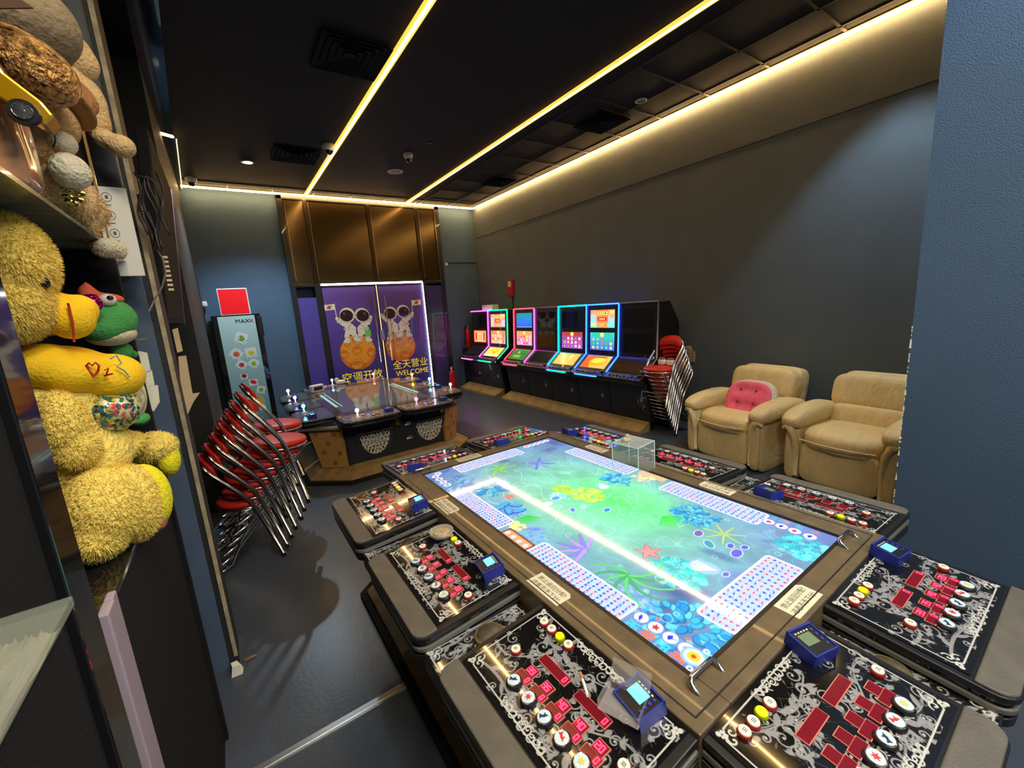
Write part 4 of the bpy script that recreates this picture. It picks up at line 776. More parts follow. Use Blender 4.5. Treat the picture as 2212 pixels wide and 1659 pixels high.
    if edgeR: tube([(.372,-h,1.575),(.330,-h,.885)],edgeR); tube([(.330,-h,.885),(.095,-h,.705)],edgeR,.009)
    if top: tube([(.372,h,1.575),(.372,-h,1.575)],top,.009)
    if top in (BLU,CYN): tube([(.62,h,1.50),(.62,-h,1.50)],top,.016)
    if front:
        tube([(.04,h,.648),(-.012,h*.55,.648),(-.012,-h*.55,.648),(.04,-h,.648)],front,.010)
    return S_
slot(7.80,.68,'leftmost upright gaming cabinet with magenta neon beside the back wall',None,MAG,MAG,MAG,None,4,None)
slot(7.115,.68,'upright gaming cabinet with thick green neon and pink screens',None,GRN,GRN,GRN,7,2,'y')
slot(6.23,.606,'gaming cabinet with red and magenta neon and blue upper screen',REDN,MAG,REDN,REDN,6,3,'g')
slot(5.62,.606,'dark gaming cabinet without neon between magenta and blue ones',None,None,OFFN,None,None,None,None)
slot(5.01,.606,'gaming cabinet edged with cyan neon, only lower screen lit',CYN,None,CYN,CYN,None,0,'l')
slot(4.40,.606,'gaming cabinet edged with deep blue neon, both screens lit teal',BLU,BLU,BLU,BLU,5,1,'o')
slot(3.79,.606,'switched off gaming cabinet at the right end beside the chair stack',None,OFFN,OFFN,None,None,None,'b')
r=empty('white_router_box',(4.45,7.22,1.575),.1,'cream white box lying on top of the green neon cabinet','box')
MB().box(-.08,-.17,0,.08,.17,.11).build('body',white,r,bev=.012); MB().box(-.082,.08,.07,-.0805,.12,.085).build('slot_mark',blk,r)
def extinguisher(x,y,z,label,s=1,hang=True):
    e=empty('fire_extinguisher',(x,y,z),0,label,'fire extinguisher')
    MB().lathe([(.055*s,0),(.06*s,.02*s),(.06*s,.34*s),(.045*s,.39*s),(.02*s,.41*s),(.018*s,.43*s)],20).build('cylinder',redp,e,smooth=True)
    MB().lathe([(.02*s,.43*s),(.022*s,.45*s),(.01*s,.47*s)],12).box(-.01*s,-.07*s,.46*s,.01*s,.03*s,.47*s).box(-.008*s,-.08*s,.49*s,.008*s,.02*s,.5*s).build('valve',alu,e)
    MB().tube([(0,.02,.45*s),(-.03,.12*s,.44*s),(-.05,.17*s,.36*s),(-.04,.12*s,.2*s),(-.05,.06*s,.12*s)],.010*s,8).build('hose',blk,e,smooth=True)
extinguisher(4.35,8.05,.80,'red fire extinguisher with black hose standing left of the magenta neon cabinet'); 
MB().box(-.12,-.1,0,.12,.09,.795).build('extinguisher_stand',blkm,None,loc=(4.35,8.04,.0)); tag(bpy.data.objects['extinguisher_stand'],'dark stand under the fire extinguisher beside the magenta neon cabinet','stand')
extinguisher(3.78,7.85,.0,'red fire extinguisher on the floor right of the purple door',1.0)
# ------------------------------------------------------------------ recliners
def recliner(x,y,rz,label):
    A=empty('recliner_armchair',(x,y,0),rz,label,'armchair','beige recliners against the right wall')   # faces -x
    sk=lambda *a,**k: None
    MB().sup((.43,0,.24),(.36,.36,.22),.16,.16).build('base',beige,A,smooth=True)
    def front(v): return Vector((v.x - .05*math.cos(min(1.5,abs(v.y)/.33*1.5)), v.y, v.z-.018*math.sin(v.x*9)))
    MB().sup((.03,0,.20),(.055,.30,.17),.3,.25).build('front_panel',beige,A,smooth=True)
    MB().sup((.33,0,.385),(.34,.305,.105),.55,.28,n=40,m=20,bend=front).build('seat_cushion',beige,A,smooth=True)
    pp=[(-.045+.05*(1-(abs(t)/.29)**2)*-1,t,.385) for t in [i*.058-.29 for i in range(11)]]
    MB().tube([(p[0]+.0,p[1],p[2]+.012) for p in pp],.006,6).build('seam_piping',beige,A,smooth=True)
    lean=Matrix.Rotation(R_(-14),4,'Y').inverted()
    L_=Matrix.Rotation(R_(14),4,'Y')
    MB().sup((.73,0,.48),(.09,.345,.385),.25,.25,M=L_).build('back_shell',beige,A,smooth=True)
    MB().sup((.66,0,.695),(.115,.355,.165),.5,.3,n=40,m=20,M=L_).sup((.665,.0,.715),(.10,.22,.155),.6,.5,M=L_).build('head_cushion',beige,A,smooth=True)
    MB().sup((.60,0,.49),(.12,.335,.125),.6,.3,n=40,m=20,M=L_).build('lumbar_cushion',beige,A,smooth=True)
    for s in (-1,1):
        def bend(v): return Vector((v.x,v.y+.0,v.z+.025*math.sin((v.x+.32)*4.2)))
        a=MB().sup((.30,s*.385,.525),(.36,.105,.085),.75,.5,n=36,m=18,bend=bend)
        a.build('arm_pad',beige,A,smooth=True)
        MB().sup((.36,s*.375,.245),(.36,.065,.245),.22,.22).build('arm_side',beige,A,smooth=True)
        MB().tube([(-.015,s*.445,.46),(-.03,s*.42,.485),(-.035,s*.38,.47),(-.03,s*.345,.40),(-.02,s*.33,.28),(-.01,s*.325,.06)],[.018,.026,.032,.030,.024,.018],10).sup((-.005,s*.375,.25),(.03,.05,.22),.5,.5).build('arm_scroll',beige,A,smooth=True)
        f=MB()
        for k in range(5): f.tube([(-.02+.02*k,s*.385-.06,.53-.006*k),(.04+.02*k,s*.385-.03,.585),(.10+.03*k,s*.385+.02,.600)],[.002,.007,.002],6)
        f.build('crease_folds',beige,A,smooth=True)
    A.scale=(1,.89,1); return A
recliner(3.80,2.09,R_(-7),'beige leather recliner holding the pink cushion'); recliner(3.80,1.165,R_(-5),'beige leather recliner without cushion, half hidden by the wall corner')
pk=empty('pink_cushion',(4.09,1.99,.60),R_(0),'pink tufted square cushion with white side leaning on the recliner back','cushion')
M_=Matrix.Rotation(R_(28),4,'Y')
def tuft(v):
    d=0
    for a,b in ((-.07,-.06),(-.07,.07),(.07,-.06),(.07,.07)): d+=math.exp(-((v.y-b)**2+(v.z-a)**2)/.0022)
    return Vector((v.x*(1-.8*min(1,d)),v.y,v.z))
MB().sup((-.018,0,0),(.042,.185,.155),.7,.42,n=56,m=40,M=M_@Matrix.Rotation(0,4,'X'),bend=tuft).build('pink_cover',mat('pink_fabric',rgb(245,105,132),.85,noise=.08,nscale=18,bump=.4,bscale=60),pk,smooth=True)
MB().sup((.022,-.012,-.002),(.045,.20,.165),.7,.42,n=40,m=24,M=M_).build('white_backing',mat('white_fleece',rgb(225,215,190),.9,bump=.6,bscale=90),pk,smooth=True)
sm=MB()
for a,b in ((-.05,-.065),(-.05,.065),(.06,-.065),(.06,.065)): sm.sup(M_@Vector((-.05,b,a)),(.006,.012,.012),1,1,n=12,m=8)
sm.build('tuft_shade_dots',mat('tuft_shade_pink',rgb(190,55,85),.9),pk,smooth=True)  # darker dots put in as the shade of the tuft dents
pk.scale=(1.1,1.1,1.12)
bt=empty('spray_can',(4.60,2.66,.43),0,'small blue spray can with white cap behind the left recliner arm','bottle')
MB().lathe([(.03,-.43),(.03,.06),(.024,.075)],16).build('body',mat('blue_can',rgb(70,150,215),.35),bt,smooth=True); MB().lathe([(.016,.07),(.018,.10),(.01,.108)],12).build('cap',white,bt)
# ------------------------------------------------------------------ red stacking chairs
def make_chair():
    c=empty('red_stacking_chair',(0,0,0))    # faces +x, feet on the floor
    MB().sup((0,0,.445),(.185,.185,.028),.55,1.0,n=36,m=12).build('seat',red,c,smooth=True)
    MB().tube([(.178*math.cos(a),.178*math.sin(a),.418) for a in [2*PI*i/28 for i in range(28)]],.010,8,closed=True).lathe([(.17,.412),(.17,.418),(.001,.42)],24).build('seat_rim',chrome,c,smooth=True)
    b=MB()
    n=14
    pts=[(-.135-.075*math.cos(a)**1*1.0, .165*math.sin(a)) for a in [(-1.25+2.5*i/n) for i in range(n+1)]]
    vs=[];fs=[];k=10
    for i,(x,y) in enumerate(pts):
        nx,ny=Vector((x+.10,y)).normalized(); hh=.058*(1-.35*abs(2*i/n-1)**3)
        for j in range(k):
            q=2*PI*j/k; tt=math.cos(q)*.019; zz=math.copysign(abs(math.sin(q))**.6,math.sin(q))*hh
            vs.append((x+nx*tt-zz*.25,y+ny*tt,.725+zz+.045*math.cos((2*i/n-1)*1.5)-.01))
    for i in range(n):
        for j in range(k): fs.append((i*k+j,(i+1)*k+j,(i+1)*k+(j+1)%k,i*k+(j+1)%k))
    fs.append(tuple(range(k))); fs.append(tuple(n*k+j for j in range(k-1,-1,-1)))
    b.add(vs,fs).build('backrest',red,c,smooth=True)
    for s in (-1,1):
        MB().tube([(-.215,s*.135,.755),(-.197,s*.165,.725),(-.16,s*.188,.68),(-.03,s*.196,.515),(.0,s*.197,.465),(.02,s*.198,.41),(.135,s*.2,.010)],.0140,10).build('long_leg',chrome,c,smooth=True)
        MB().tube([(.13,s*.168,.41),(.10,s*.172,.38),(-.12,s*.175,.16),(-.17,s*.176,.07),(-.27,s*.177,.014)],.0125,10).build('rear_leg',chrome,c,smooth=True)
        MB().lathe([(.0155,0),(.0165,.012),(.0155,.03)],10,Matrix.Translation((.135,s*.2,0))@Matrix.Rotation(R_(-14),4,'Y')).build('rubber_foot',blk,c)
        MB().tube([(-.285,s*.177,.012),(-.25,s*.177,.014)],.013,8).build('rubber_foot',blk,c)
    MB().tube([(-.215,-.135,.755),(-.235,-.06,.785),(-.24,0,.79),(-.235,.06,.785),(-.215,.135,.755)],.0105,8).build('back_tube',chrome,c,smooth=True)
    MB().tube([(.092,-.2,.16),(.092,.2,.16)],.009,8).build('cross_bar',chrome,c,smooth=True); MB().tube([(-.14,-.176,.13),(-.14,.176,.13)],.008,8).build('cross_bar',chrome,c,smooth=True)
    return c
proto=make_chair(); first=True
def stack(n,x,y,rz,dx,dz,where,grp,jit=.004,side=0.,tilt=0.0):
    global first
    rnd=random.Random(int(x*100+y*10))
    names=['lowest','second from the bottom','third from the bottom','fourth from the bottom','fifth from the bottom','sixth from the bottom','seventh from the bottom','eighth from the bottom']
    for k in range(n):
        o=proto if first else copy_tree(proto); first=False
        o.location=(x+k*dx*math.cos(rz)+side*k*-math.sin(rz)+rnd.uniform(-jit,jit),y+k*dx*math.sin(rz)+side*k*math.cos(rz)+rnd.uniform(-jit,jit),k*dz); o.rotation_euler=(0,tilt*k,rz+rnd.uniform(-.02,.02))
        nm='topmost' if k==n-1 else names[k]
        tag(o,'red chrome chair, %s in the %s'%(nm,where),'chair',grp)
stack(7,-.050,3.42,R_(4),.036,.058,tilt=R_(.9),where='near left stack',grp='chairs of the near left stack')
stack(7,.0,3.93,R_(4),.034,.060,tilt=R_(.9),where='left stack behind the near one',grp='chairs of the far left stack')
stack(8,4.33,3.04,R_(174),.024,.050,'stack between cabinets and recliner','chairs of the right stack')
for dy,lab in ((-.055,'right'),(.06,'left')):
    g=empty('paper_bundle',(4.25,3.03+dy,.8235),0,'%s of the two white paper bundles on the topmost seat of the right chair stack'%lab,'bundle'); MB().sup((0,0,.035),(.03,.045,.035),.5,.5).build('wrap',paper,g,smooth=True); MB().sup((0.0,0,.075),(.026,.038,.016),.8,.8).build('grey_top',mat('grey_cloth',rgb(110,108,100),.9),g,smooth=True)
pb=MB().box(-.03,-.13,0,.0,.0,.13).sup((-.02,-.05,.14),(.02,.05,.06),.8,.8).build('torn_paper_patch',mat('tan_plaster',rgb(170,145,100),.85,noise=.2),None,loc=(4.745,3.10,.80)); tag(pb,'torn tan patch on the wall behind the right chair stack','patch')
bx=empty('cardboard_box',(-.02,7.0,0),0,'pale box top showing behind the left chair stacks','box'); MB().box(-.16,-.2,0,.16,.2,.42).build('body',cream,bx,bev=.005)
# ------------------------------------------------------------------ prize shelf rack at the left edge
rack=empty('prize_shelf_rack',(-.25,1.0,0),0,'tall black prize shelf rack at the left edge holding plush toys','shelf rack')
def rb(x0,y0,z0,x1,y1,z1,name,m,bev=.003): return MB().box(x0+.25,y0-1,z0,x1+.25,y1-1,z1).build(name,m,rack,bev=bev)
rb(-.95,-.6,0,-.262,.84,3.7,'near_side_panel',blkm); rb(-.95,.84,0,-.25,.925,3.6,'glossy_post',blkg)
rb(-.95,.925,0,-.262,1.87,1.13,'lower_cabinet',blkm); rb(-.95,1.87,0,-.25,1.90,1.92,'far_side_panel',blkm); rb(-.95,1.90,0,-.30,2.28,3.6,'filler_panel',blkm)
rb(-.95,.925,1.13,-.9,1.87,3.6,'back_panel',blkm)
rb(-.262,.95,.0,-.245,1.0,1.17,'light_profile',mat('lilac_profile',rgb(160,146,158),.4)); rb(-.262,1.004,.0,-.248,1.035,1.17,'light_profile',MATS['lilac_profile'])
rb(-.95,.925,1.13,-.26,1.87,1.145,'toy_shelf',blkg)
gsh=mat('greenish_shelf_glass',rgb(120,125,110),.25,alpha=.9,noise=.3,nscale=3,stretch=(1,12,1),coat=.4)
rb(-.9,.925,1.915,-.25,2.1,1.925,'glass_shelf',gsh,0); rb(-.256,1.865,1.925,-.25,1.873,3.6,'glass_edge',mat('amber_glass_edge',rgb(190,150,90),.2,metal=.5),0)
rb(-.27,1.9,1.89,-.255,1.93,1.915,'shelf_clip',alu); rb(-.29,2.03,1.89,-.27,2.06,1.915,'shelf_clip',alu)
rb(-.32,1.90,1.62,-.24,2.1,1.626,'small_glass_shelf',gsh,0); rb(-.36,2.16,1.90,-.22,2.2,3.6,'slate_post',mat('slate_post_paint',rgb(52,58,66),.5))
ct=empty('glass_top_counter',(-.2,.68,0),0,'dark counter with greenish glass top in the lower left corner','counter')
MB().box(-.060,-1.0,0,-.012,-.012,1.31).build('body',blkm,ct)
MB().box(-.060,-1.05,1.332,0,0,1.345).build('glass_top',mat('green_tint_glass',rgb(175,185,170),.1,alpha=.25,coat=.5),ct,bev=.002)
rnd=random.Random(3); c=MB(); N_=26; vs=[]; fs=[]
for i in range(N_):
    for j in range(N_): vs.append((-.059+.048*i/(N_-1)-.0,-.60+.58*j/(N_-1),1.316+.011*rnd.random()*(1 if (i*j)%2 else .4)))
for i in range(N_-1):
    for j in range(N_-1): fs.append((i*N_+j,(i+1)*N_+j,(i+1)*N_+j+1,i*N_+j+1))
cr=empty('crumpled_plastic_bag',(-.2,.68,0),0,'pale crumpled plastic under the glass of the lower left counter','bag')
c.add(vs,fs).build('sheet',mat('crumpled_plastic',rgb(150,142,125),.35,noise=.35,nscale=9),cr)
# ---- plush toys
def fur(parent, ells, L_, n, m, seed=1, droop=.3):
    r=random.Random(seed); b=MB(); tot=sum(e[1][0]*e[1][1]+e[1][1]*e[1][2] for e in ells)
    for (c_,rr,rot) in ells:
        for k in range(int(n*(rr[0]*rr[1]+rr[1]*rr[2])/tot)):
            v=Vector((r.gauss(0,1),r.gauss(0,1),r.gauss(0,1))).normalized(); p=Vector((v.x*rr[0],v.y*rr[1],v.z*rr[2])); nn=Vector((v.x/rr[0],v.y/rr[1],v.z/rr[2])).normalized()
            if rot: p=rot@p; nn=rot@nn
            P=Vector(c_)+p-nn*.002
            if any(sum(((P-Vector(c2))[q]/r2[q])**2 for q in range(3))<.9 for (c2,r2,rt2) in ells if c2 is not c_ and not rt2): continue
            t=nn.cross(Vector((r.gauss(0,1),r.gauss(0,1),r.gauss(0,1)))).normalized(); w=L_*.11; tip=P+nn*L_*r.uniform(.5,1)+Vector((0,0,-droop*L_))+t.cross(nn)*L_*r.uniform(-.5,.5)
            b.add([P-t*w,P+t*w,tip],[(0,1,2)])
    o=b.build('fur',m,parent); o['kind']='stuff'; return o
def blob(name,m,parent,ells,vox=.007,bumpd=0):
    b=MB()
    for (c_,rr,rot) in ells: b.sup(c_,rr,1,1,n=24,m=14,M=rot.to_4x4() if rot else None)
    o=b.build(name,m,parent,smooth=True)
    if len(ells)>1: r=o.modifiers.new('remesh','REMESH'); r.mode='VOXEL'; r.voxel_size=vox; r.use_smooth_shade=True; s=o.modifiers.new('smooth','SMOOTH'); s.factor=.6; s.iterations=6
    return o
def E(px,py,Y,rx,ry,rz,o,rot=None): return ((at(px,py,Y)-o),(rx,ry,rz),rot)
pf=mat('pale_yellow_plush',rgb(255,224,112),.95,noise=.06,nscale=25,bump=.8,bscale=90); yf=mat('yellow_plush',rgb(240,190,50),.9,noise=.08,nscale=20,bump=.5,bscale=120); yb=mat('bright_yellow_felt',rgb(247,200,22),.8,bump=.3,bscale=150); og=mat('orange_yellow_plush',rgb(240,180,20),.85,bump=.3,bscale=130)
o0=at(150,1000,1.42); o0.z=1.146
DK=empty('plush_duck',o0,0,'big yellow plush duck with orange beak sitting on the rack','plush toy')
P_=lambda *a,**k: E(*a,o=o0,**k)
rX=lambda a: Matrix.Rotation(R_(a),3,'X')
body_=[P_(120,900,1.42,.11,.12,.15),P_(150,990,1.42,.12,.13,.10)]
blob('body',pf,DK,body_); head_=[P_(18,560,1.30,.070,.10,.095),P_(12,650,1.30,.072,.10,.085),P_(75,675,1.32,.045,.06,.045)]
blob('head',pf,DK,head_); fur(DK,head_,.010,22000,pf,2)
bk=blob('beak',yb,DK,[P_(152,688,1.34,.043,.050,.047),P_(170,670,1.36,.036,.045,.036),P_(110,655,1.34,.03,.05,.03)])
def arc_on(pts,Y,r,m,name,parent,o): return MB().tube([at(px,py,y_)-o for px,py,y_ in pts],r,6).build(name,m,parent,smooth=True)
redth=mat('red_thread',rgb(190,50,15),.7)
arc_on([(147,655,1.288),(152,675,1.284),(157,695,1.284),(159,718,1.286),(160,738,1.295)],0,.0022,redth,'mouth_stitch',DK,o0)
MB().sup(at(97,610,1.262)-o0,(.008,.01,.013),1,1).build('eye',blkg,DK,smooth=True)
chest=[P_(150,800,1.40,.085,.11,.058,rot=Matrix.Rotation(R_(14),3,'Y')),P_(238,815,1.44,.070,.10,.06),P_(95,790,1.36,.06,.08,.05)]
blob('yellow_chest',yb,DK,chest)
arc_on([(203,812,1.315),(192,800,1.315),(186,790,1.315),(192,784,1.312),(199,790,1.31),(206,783,1.31),(214,790,1.312),(212,802,1.312),(203,812,1.315)],0,.0022,mat('crimson_thread',rgb(175,20,45),.7),'heart_embroidery',DK,o0)
arc_on([(226,800,1.32),(235,795,1.322),(232,803,1.322),(229,811,1.322),(224,812,1.322),(244,807,1.325)],0,.0018,MATS['crimson_thread'],'number_embroidery',DK,o0)
arc_on([(238,775,1.34),(252,768,1.35),(262,785,1.35),(252,792,1.345),(268,800,1.35),(280,815,1.36)],0,.0016,mat('blue_thread',rgb(60,150,190),.7),'blue_embroidery',DK,o0)
bel=[P_(232,882,1.43,.068,.09,.062),P_(262,865,1.47,.05,.07,.055)]
blob('sequin_belly',mat('sequin_fabric',rgb(205,190,100),.25,noise=.5,nscale=45,coat=.6,dirt=rgb(230,215,170)),DK,bel)
cb_=MB(); r_=random.Random(8); mm=[mat('teal_sequin',rgb(80,140,150),.15,metal=.6),mat('pink_sequin',rgb(225,80,90),.2,metal=.3),mat('gold_sequin',rgb(225,205,90),.15,metal=.6),mat('dark_sequin',rgb(60,90,80),.15,metal=.6)]
for k in range(230):
    px=r_.uniform(175,300); py=r_.uniform(845,945); q=0 if r_.random()<.35 else (1 if ((px-262)**2+(py-882)**2<500 or (px-228)**2+(py-925)**2<250) else (2 if r_.random()<.6 else 3))
    e=bel[0]; cen=Vector(e[0])+o0; d=(at(px,py,1.4)-Vector((0,0,UP))); oo=Vector((0,0,UP)); S3=Vector((1/e[1][0],1/e[1][1],1/e[1][2]))*1/1.0
    A=Vector([ (oo-cen)[i]*S3[i] for i in range(3)]); Bv=Vector([d[i]*S3[i] for i in range(3)]); a_=Bv.dot(Bv); b2=2*A.dot(Bv); c2=A.dot(A)-1; disc=b2*b2-4*a_*c2
    if disc<0: continue
    t=(-b2-math.sqrt(disc))/(2*a_); p=oo+d*t; nn=Vector([(p-cen)[i]*S3[i]**2 for i in range(3)]).normalized(); M4=Vector((0,0,1)).rotation_difference(nn).to_matrix().to_4x4(); M4.translation=p-o0+nn*.001
    cb_.lathe([(.0042,0),(.004,.001),(.001,.0012)],8,M4,mi=q)
sq=cb_.build('sequins',mm,DK); sq['kind']='stuff'
arm=[P_(135,915,1.30,.045,.06,.075),P_(165,965,1.30,.042,.05,.05)]; blob('wing',pf,DK,arm); fur(DK,arm,.009,8000,pf,5)
l1=[P_(215,970,1.50,.10,.10,.042),P_(330,965,1.62,.06,.07,.045)]; blob('far_leg',pf,DK,l1); fur(DK,l1,.010,4500,pf,6)
blob('far_foot',mat('lemon_felt',rgb(235,225,30),.85,bump=.4,bscale=120),DK,[P_(362,990,1.62,.032,.05,.055)])
l2=[P_(225,1095,1.28,.070,.08,.092),P_(290,1085,1.33,.055,.07,.095),P_(215,1150,1.27,.055,.07,.06)]; blob('near_leg',pf,DK,l2); fur(DK,l2,.010,16000,pf,7)
blob('near_foot',MATS['lemon_felt'],DK,[P_(318,1075,1.36,.050,.06,.088)]); blob('foot_patch',mat('pink_glitter_patch',rgb(205,110,100),.4,noise=.4,nscale=60),DK,[P_(343,1120,1.345,.018,.03,.030)])
o1=at(240,880,1.78); FG=empty('plush_frog',o1,0,'green plush frog with red cap and white eyes behind the duck','plush toy'); Q_=lambda *a,**k: E(*a,o=o1,**k)
gf=mat('green_plush',rgb(72,160,84),.85,bump=.4,bscale=130); cf=mat('cream_plush',rgb(225,215,185),.9,bump=.4,bscale=120); rf=mat('coral_felt',rgb(215,95,70),.8)
blob('head',gf,FG,[Q_(240,690,1.72,.062,.08,.062),Q_(225,705,1.70,.06,.07,.05)]); blob('chin',cf,FG,[Q_(240,722,1.725,.060,.075,.035)])
blob('red_cap',rf,FG,[Q_(222,648,1.72,.05,.06,.02),Q_(190,636,1.70,.022,.03,.03),Q_(188,622,1.70,.008,.01,.02)])
for px,py in ((232,648),(205,655)): MB().sup(at(px,py,1.66)-o1,(.020,.022,.017),1,1).build('eye_white',white,FG,smooth=True); MB().sup(at(px+6,py-5,1.64)-o1,(.008,.008,.006),1,1).build('pupil',blkg,FG,smooth=True)
MB().sup(at(202,655,1.60)-o1,(.02,.02,.022),1,1).sup(at(196,643,1.60)-o1,(.018,.018,.010),1,1).build('foil_bow',mat('magenta_foil',rgb(150,10,110),.15,metal=.8,noise=.5,nscale=40),FG,smooth=True)
blob('arm',gf,FG,[Q_(262,758,1.76,.030,.04,.030),Q_(285,766,1.80,.018,.02,.016)]); blob('foot',gf,FG,[Q_(300,905,1.74,.028,.04,.02)]); blob('belly',cf,FG,[Q_(288,850,1.74,.03,.06,.075)])
# upper shelf toys
tan=mat('tan_plush',rgb(226,192,138),.9,noise=.1,nscale=20,bump=.6,bscale=100); tan2=mat('dark_tan_plush',rgb(196,154,100),.9,noise=.1,nscale=20,bump=.6,bscale=100); pale=mat('cream_fur',rgb(228,220,190),.95,noise=.1,nscale=22,bump=.6,bscale=90)
def toy(name,label,px,py,Y,cat='plush toy'):
    o=at(px,py,Y); return empty(name,o,0,label,cat),o
t,o=toy('plush_bear','tan plush bear with brimmed hat on the upper glass shelf',120,300,1.5)
e=[E(110,265,1.45,.050,.06,.055,o),E(70,320,1.45,.05,.06,.05,o)]; blob('head',tan2,t,e); e=[E(132,308,1.43,.028,.035,.026,o)]; blob('muzzle',pale,t,e)
MB().sup(at(97,258,1.385)-o,(.006,.006,.008),1,1).build('eye',blkg,t,smooth=True); MB().tube([at(118,292,1.385)-o,at(120,305,1.38)-o,at(115,318,1.385)-o],.0018,6).build('mouth_stitch',blk,t)
M4=(Matrix.Rotation(R_(35),4,'Y')@Matrix.Rotation(R_(-30),4,'X')); M4.translation=at(132,222,1.44)-o
MB().lathe([(.058,0),(.064,.004),(.058,.009),(.05,.010),(.048,.045),(.02,.055),(.001,.055)],30,M4).build('brimmed_hat',mat('brown_suede',rgb(168,118,72),.9,bump=.3,bscale=80),t,smooth=True)
bd=[E(110,385,1.48,.055,.06,.065,o),E(165,430,1.55,.045,.05,.055,o)]; blob('body',tan,t,bd); fur(t,bd,.012,2200,tan,11)
blob('paw',pale,t,[E(152,370,1.40,.036,.045,.038,o)])
fo=MB()
for k in range(9): a=k*.7; p=at(158+14*math.cos(a),418+22*math.sin(a),1.41)-o; fo.sup(p,(.010,.010,.006),.8,.8,n=10,m=6)
fo.build('foil_bow',mat('copper_foil',rgb(120,90,50),.12,metal=1,noise=.6,nscale=40,dirt=rgb(250,220,150)),t)
t,o=toy('plush_bear','small shaggy tan plush bear with white foot hanging over the shelf edge',195,490,1.8)
bd=[E(195,455,1.70,.040,.05,.045,o),E(180,485,1.70,.035,.05,.035,o)]; blob('body',tan,t,bd); fur(t,bd,.014,1500,tan,12)
f_=[E(232,535,1.72,.036,.05,.028,o),E(250,540,1.74,.028,.04,.026,o)]; blob('foot',pale,t,f_); fur(t,f_,.007,900,pale,13)
t,o=toy('plush_toy','smooth tan plush with long limbs reaching past the slate post at top left',195,250,2.05)
blob('head',tan,t,[E(150,115,2.0,.060,.06,.065,o),E(178,135,2.0,.042,.05,.05,o)]); blob('body',tan,t,[E(190,225,2.02,.05,.06,.085,o),E(205,260,2.02,.042,.05,.06,o),E(150,180,2.0,.05,.05,.07,o)]); blob('paw',tan,t,[E(262,316,1.98,.040,.045,.036,o),E(228,300,1.99,.035,.04,.028,o)])
t,o=toy('sequin_cap','dark glittering sequin cap on top of the plush toys',75,140,1.3,'cap')
MB().sup(at(62,145,1.3)-o,(.075,.075,.055),.9,.9,M=Matrix.Rotation(R_(30),4,'Y')).build('crown',mat('black_gold_sequins',rgb(50,36,20),.3,metal=.45,noise=1,nscale=90,bump=1,bscale=110,dirt=rgb(190,140,80)),t,smooth=True)
t,o=toy('toy_car','gold toy car with chrome wheel lying on the upper shelf',38,215,1.12,'toy car')
CM=Matrix.Rotation(R_(38),4,'Y')
MB().prism([(-.11,-.018),(.05,-.018),(.052,.006),(.03,.016),(-.02,.022),(-.05,.040),(-.10,.042),(-.11,.01)],-.025,.025,CM@Matrix.Rotation(PI/2,4,'X')).build('body',mat('gold_car_paint',rgb(200,150,20),.2,metal=.5,coat=.8),t,bev=.004)
MB().lathe([(.019,-.006),(.021,0),(.019,.008),(.013,.008),(.013,.004),(.001,.004)],22,CM@Matrix.Translation((.026,-.028,-.018))@Matrix.Rotation(PI/2,4,'X')).build('tyre',blk,t)
w=MB(); wm=CM@Matrix.Translation((.026,-.036,-.018))@Matrix.Rotation(PI/2,4,'X')
for k in range(10): w.box(-.0011,0,0,.0011,.013,.002,wm@Matrix.Rotation(k*PI/5,4,'Z'))
w.lathe([(.0135,0),(.0125,.003),(.0118,.001)],20,wm).lathe([(.004,0),(.003,.003)],10,wm).build('chrome_wheel',chrome,t)
t,o=toy('wrapped_gift_bag','peach coloured gift in shiny plastic wrap at the left picture edge',20,310,1.12,'gift bag')
MB().sup(at(10,318,1.2)-o,(.035,.05,.075),.4,.4).build('wrap',mat('peach_plastic_wrap',rgb(205,150,110),.15,coat=.8,noise=.25,nscale=8),t,smooth=True)
t,o=toy('plush_toy','large grey beige plush in the top left corner of the picture',40,50,1.35)
blob('body',mat('grey_beige_plush',rgb(135,118,92),.9,noise=.1,nscale=15,bump=.4,bscale=70),t,[E(50,45,1.38,.09,.09,.08,o),E(85,110,1.42,.05,.06,.05,o)]); MB().prism([(-.04,0),(.04,0),(.0,.05)],0,.004,frame(at(10,20,1.2)-o,(1,0,.3),(-.3,0,1))).build('brown_patch',mat('brown_felt',rgb(85,62,48),.9),t)
# poster, tags, papers
a,b=at(207,402,2.12),at(263,410,2.12); c1=at(285,596,2.12)
ps=empty('white_poster_card',((a.x+b.x)/2,2.12,(a.z+c1.z)/2),0,'white card with round icons beside the upper glass shelf','poster')
hw=(b.x-a.x)/2+.012; hh=(a.z-c1.z)/2
MB().box(-hw,-.002,-hh,hw,.002,hh).build('card',mat('white_card',rgb(225,222,212),.5),ps)
ic=MB()
for k in range(4):
    z=hh-.035-k*.062; ic.tube([(-.012+.013*math.cos(q),-.003,z+.015*math.sin(q)) for q in [2*PI*i/16 for i in range(16)]],.0008,4,closed=True).box(-.016,-.004,z-.005,-.008,-.002,z+.006).box(-.018,-.004,z-.028,-.004,-.002,z-.026)
ic.build('icon_print',mat('grey_ink',rgb(90,90,85),.6),ps)
def paperobj(name,label,cat,pts,Y,m,th=.01,n=1,nm='sheet'):
    P=[at(px,py,Y) for px,py in pts]; cen=sum(P,Vector())/len(P); o=empty(name,cen,0,label,cat)
    MB().prism([((p-cen).x,(p-cen).z) for p in P],-th/2,th/2,Matrix.Rotation(PI/2,4,'X')).build(nm,m,o); return o
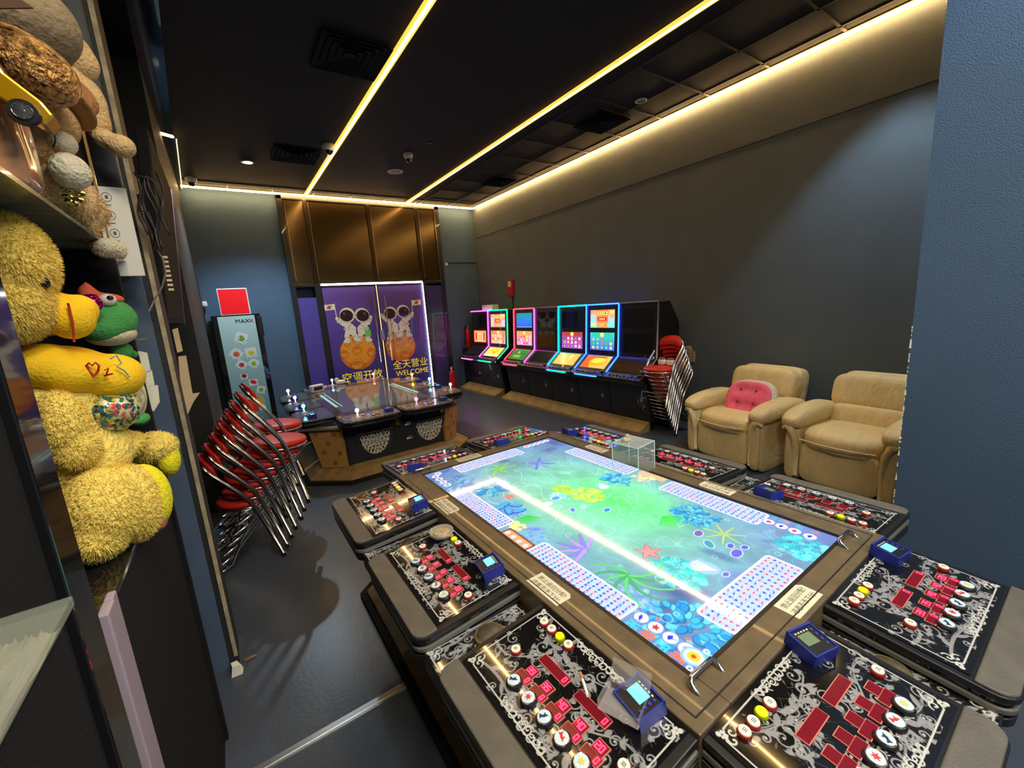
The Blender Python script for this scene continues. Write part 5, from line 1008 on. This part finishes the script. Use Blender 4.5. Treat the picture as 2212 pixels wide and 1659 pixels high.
paperobj('ticket_block','white paper ticket block highest of three beside the frog','paper',[(298,758),(318,762),(326,802),(304,806)],1.95,paper); paperobj('ticket_block','white paper ticket block, middle of three beside the frog','paper',[(304,806),(328,800),(334,832),(314,835)],1.95,paper); paperobj('ticket_block','creased white paper lowest of three beside the frog','paper',[(314,835),(341,832),(345,868),(333,888),(326,885)],1.95,paper)
tg=mat('kraft_tag',rgb(205,178,140),.8,noise=.1)
paperobj('paper_tag','narrow tan paper tag stuck high on the dark wall edge below the television','tag',[(372,712),(384,708),(395,758),(383,762)],2.44,tg,.004); paperobj('paper_tag','long crumpled tan paper tag stuck low on the dark wall edge','tag',[(385,770),(402,768),(416,850),(432,848),(418,868),(398,912),(392,850)],2.44,tg,.006)
pt=MB(); cen=at(486,1438,2.25)
sc=empty('peeled_plaster_scrap',(-.215,2.24,.0),0,'pale peeled plaster scrap with a leaf at the foot of the wall corner','debris'); MB().prism([(-.02,-.02),(.025,-.025),(.03,.02),(-.015,.03)],0,.05,top=[(-.01,-.015),(.02,-.02),(.01,.02),(-.015,.02)]).build('plaster',paper,sc); MB().sup((.06,.06,.006),(.03,.012,.004),1,1).tube([(.02,.0,.01),(.04,.04,.008),(.06,.06,.008)],.002,5).build('dry_leaf',mat('dry_leaf_brown',rgb(120,95,70),.8),sc)
# television on the left wall
tv=empty('wall_television',(-.235,3.4,1.66),0,'black television seen edge on, hung on the left wall above the chairs','television')
TM=Matrix.Rotation(R_(5.2),4,'Y')
MB().box(-.05,-.55,.02,.0,.60,.98,TM).build('housing',blkm,tv,bev=.006); MB().box(0,-.53,.05,.002,.58,.95,TM).build('screen',blkm,tv); MB().box(-.004,.596,.02,.006,.606,.98,TM).build('chrome_edge',mat('violet_chrome',rgb(150,140,165),.25,metal=1),tv)
MB().box(-.12,-.62,-.02,-.02,-.35,.13).box(-.2,-.1,.3,-.05,.1,.5).build('bracket',blkm,tv)
cv=empty('cable_bundle',tuple(at(312,430,2.2)),0,'tangled black cables hanging beside the slate post','cable'); o=at(312,430,2.2)
cx=MB(); r_=random.Random(6)
for k in range(7):
    a0=290+k*8; P=[]
    for i in range(9): P.append(at(a0+8*math.sin(i*.9+k)+i*3.2,372+i*(17+k%3*2),2.2+.02*(k%3))-o)
    cx.tube(P,.0042,6)
cx.tube([at(px,py,2.2)-o for px,py in ((300,380),(322,384),(340,400),(352,430),(350,460))],.004,6).tube([at(px,py,2.2)-o for px,py in ((298,420),(304,455),(320,458),(335,500),(345,545))],.004,6)
cx.build('cables',mat('cable_black',(.015,.014,.013),.35),cv,smooth=True)
cw=MB().tube([at(px,py,2.2)-o for px,py in ((340,540),(352,560),(358,590),(350,620),(335,645),(322,672))],.0035,6).build('grey_cable',mat('grey_cable',rgb(110,110,108),.4),cv,smooth=True)
pl=MB()
for k in range(8): p=at(355+k*2.0,555+k*10,2.3)-o; pl.box(p.x-.008,p.y,p.z-.005,p.x+.010,p.y+.01,p.z+.004)
pl.build('cable_ties',cream,cv)
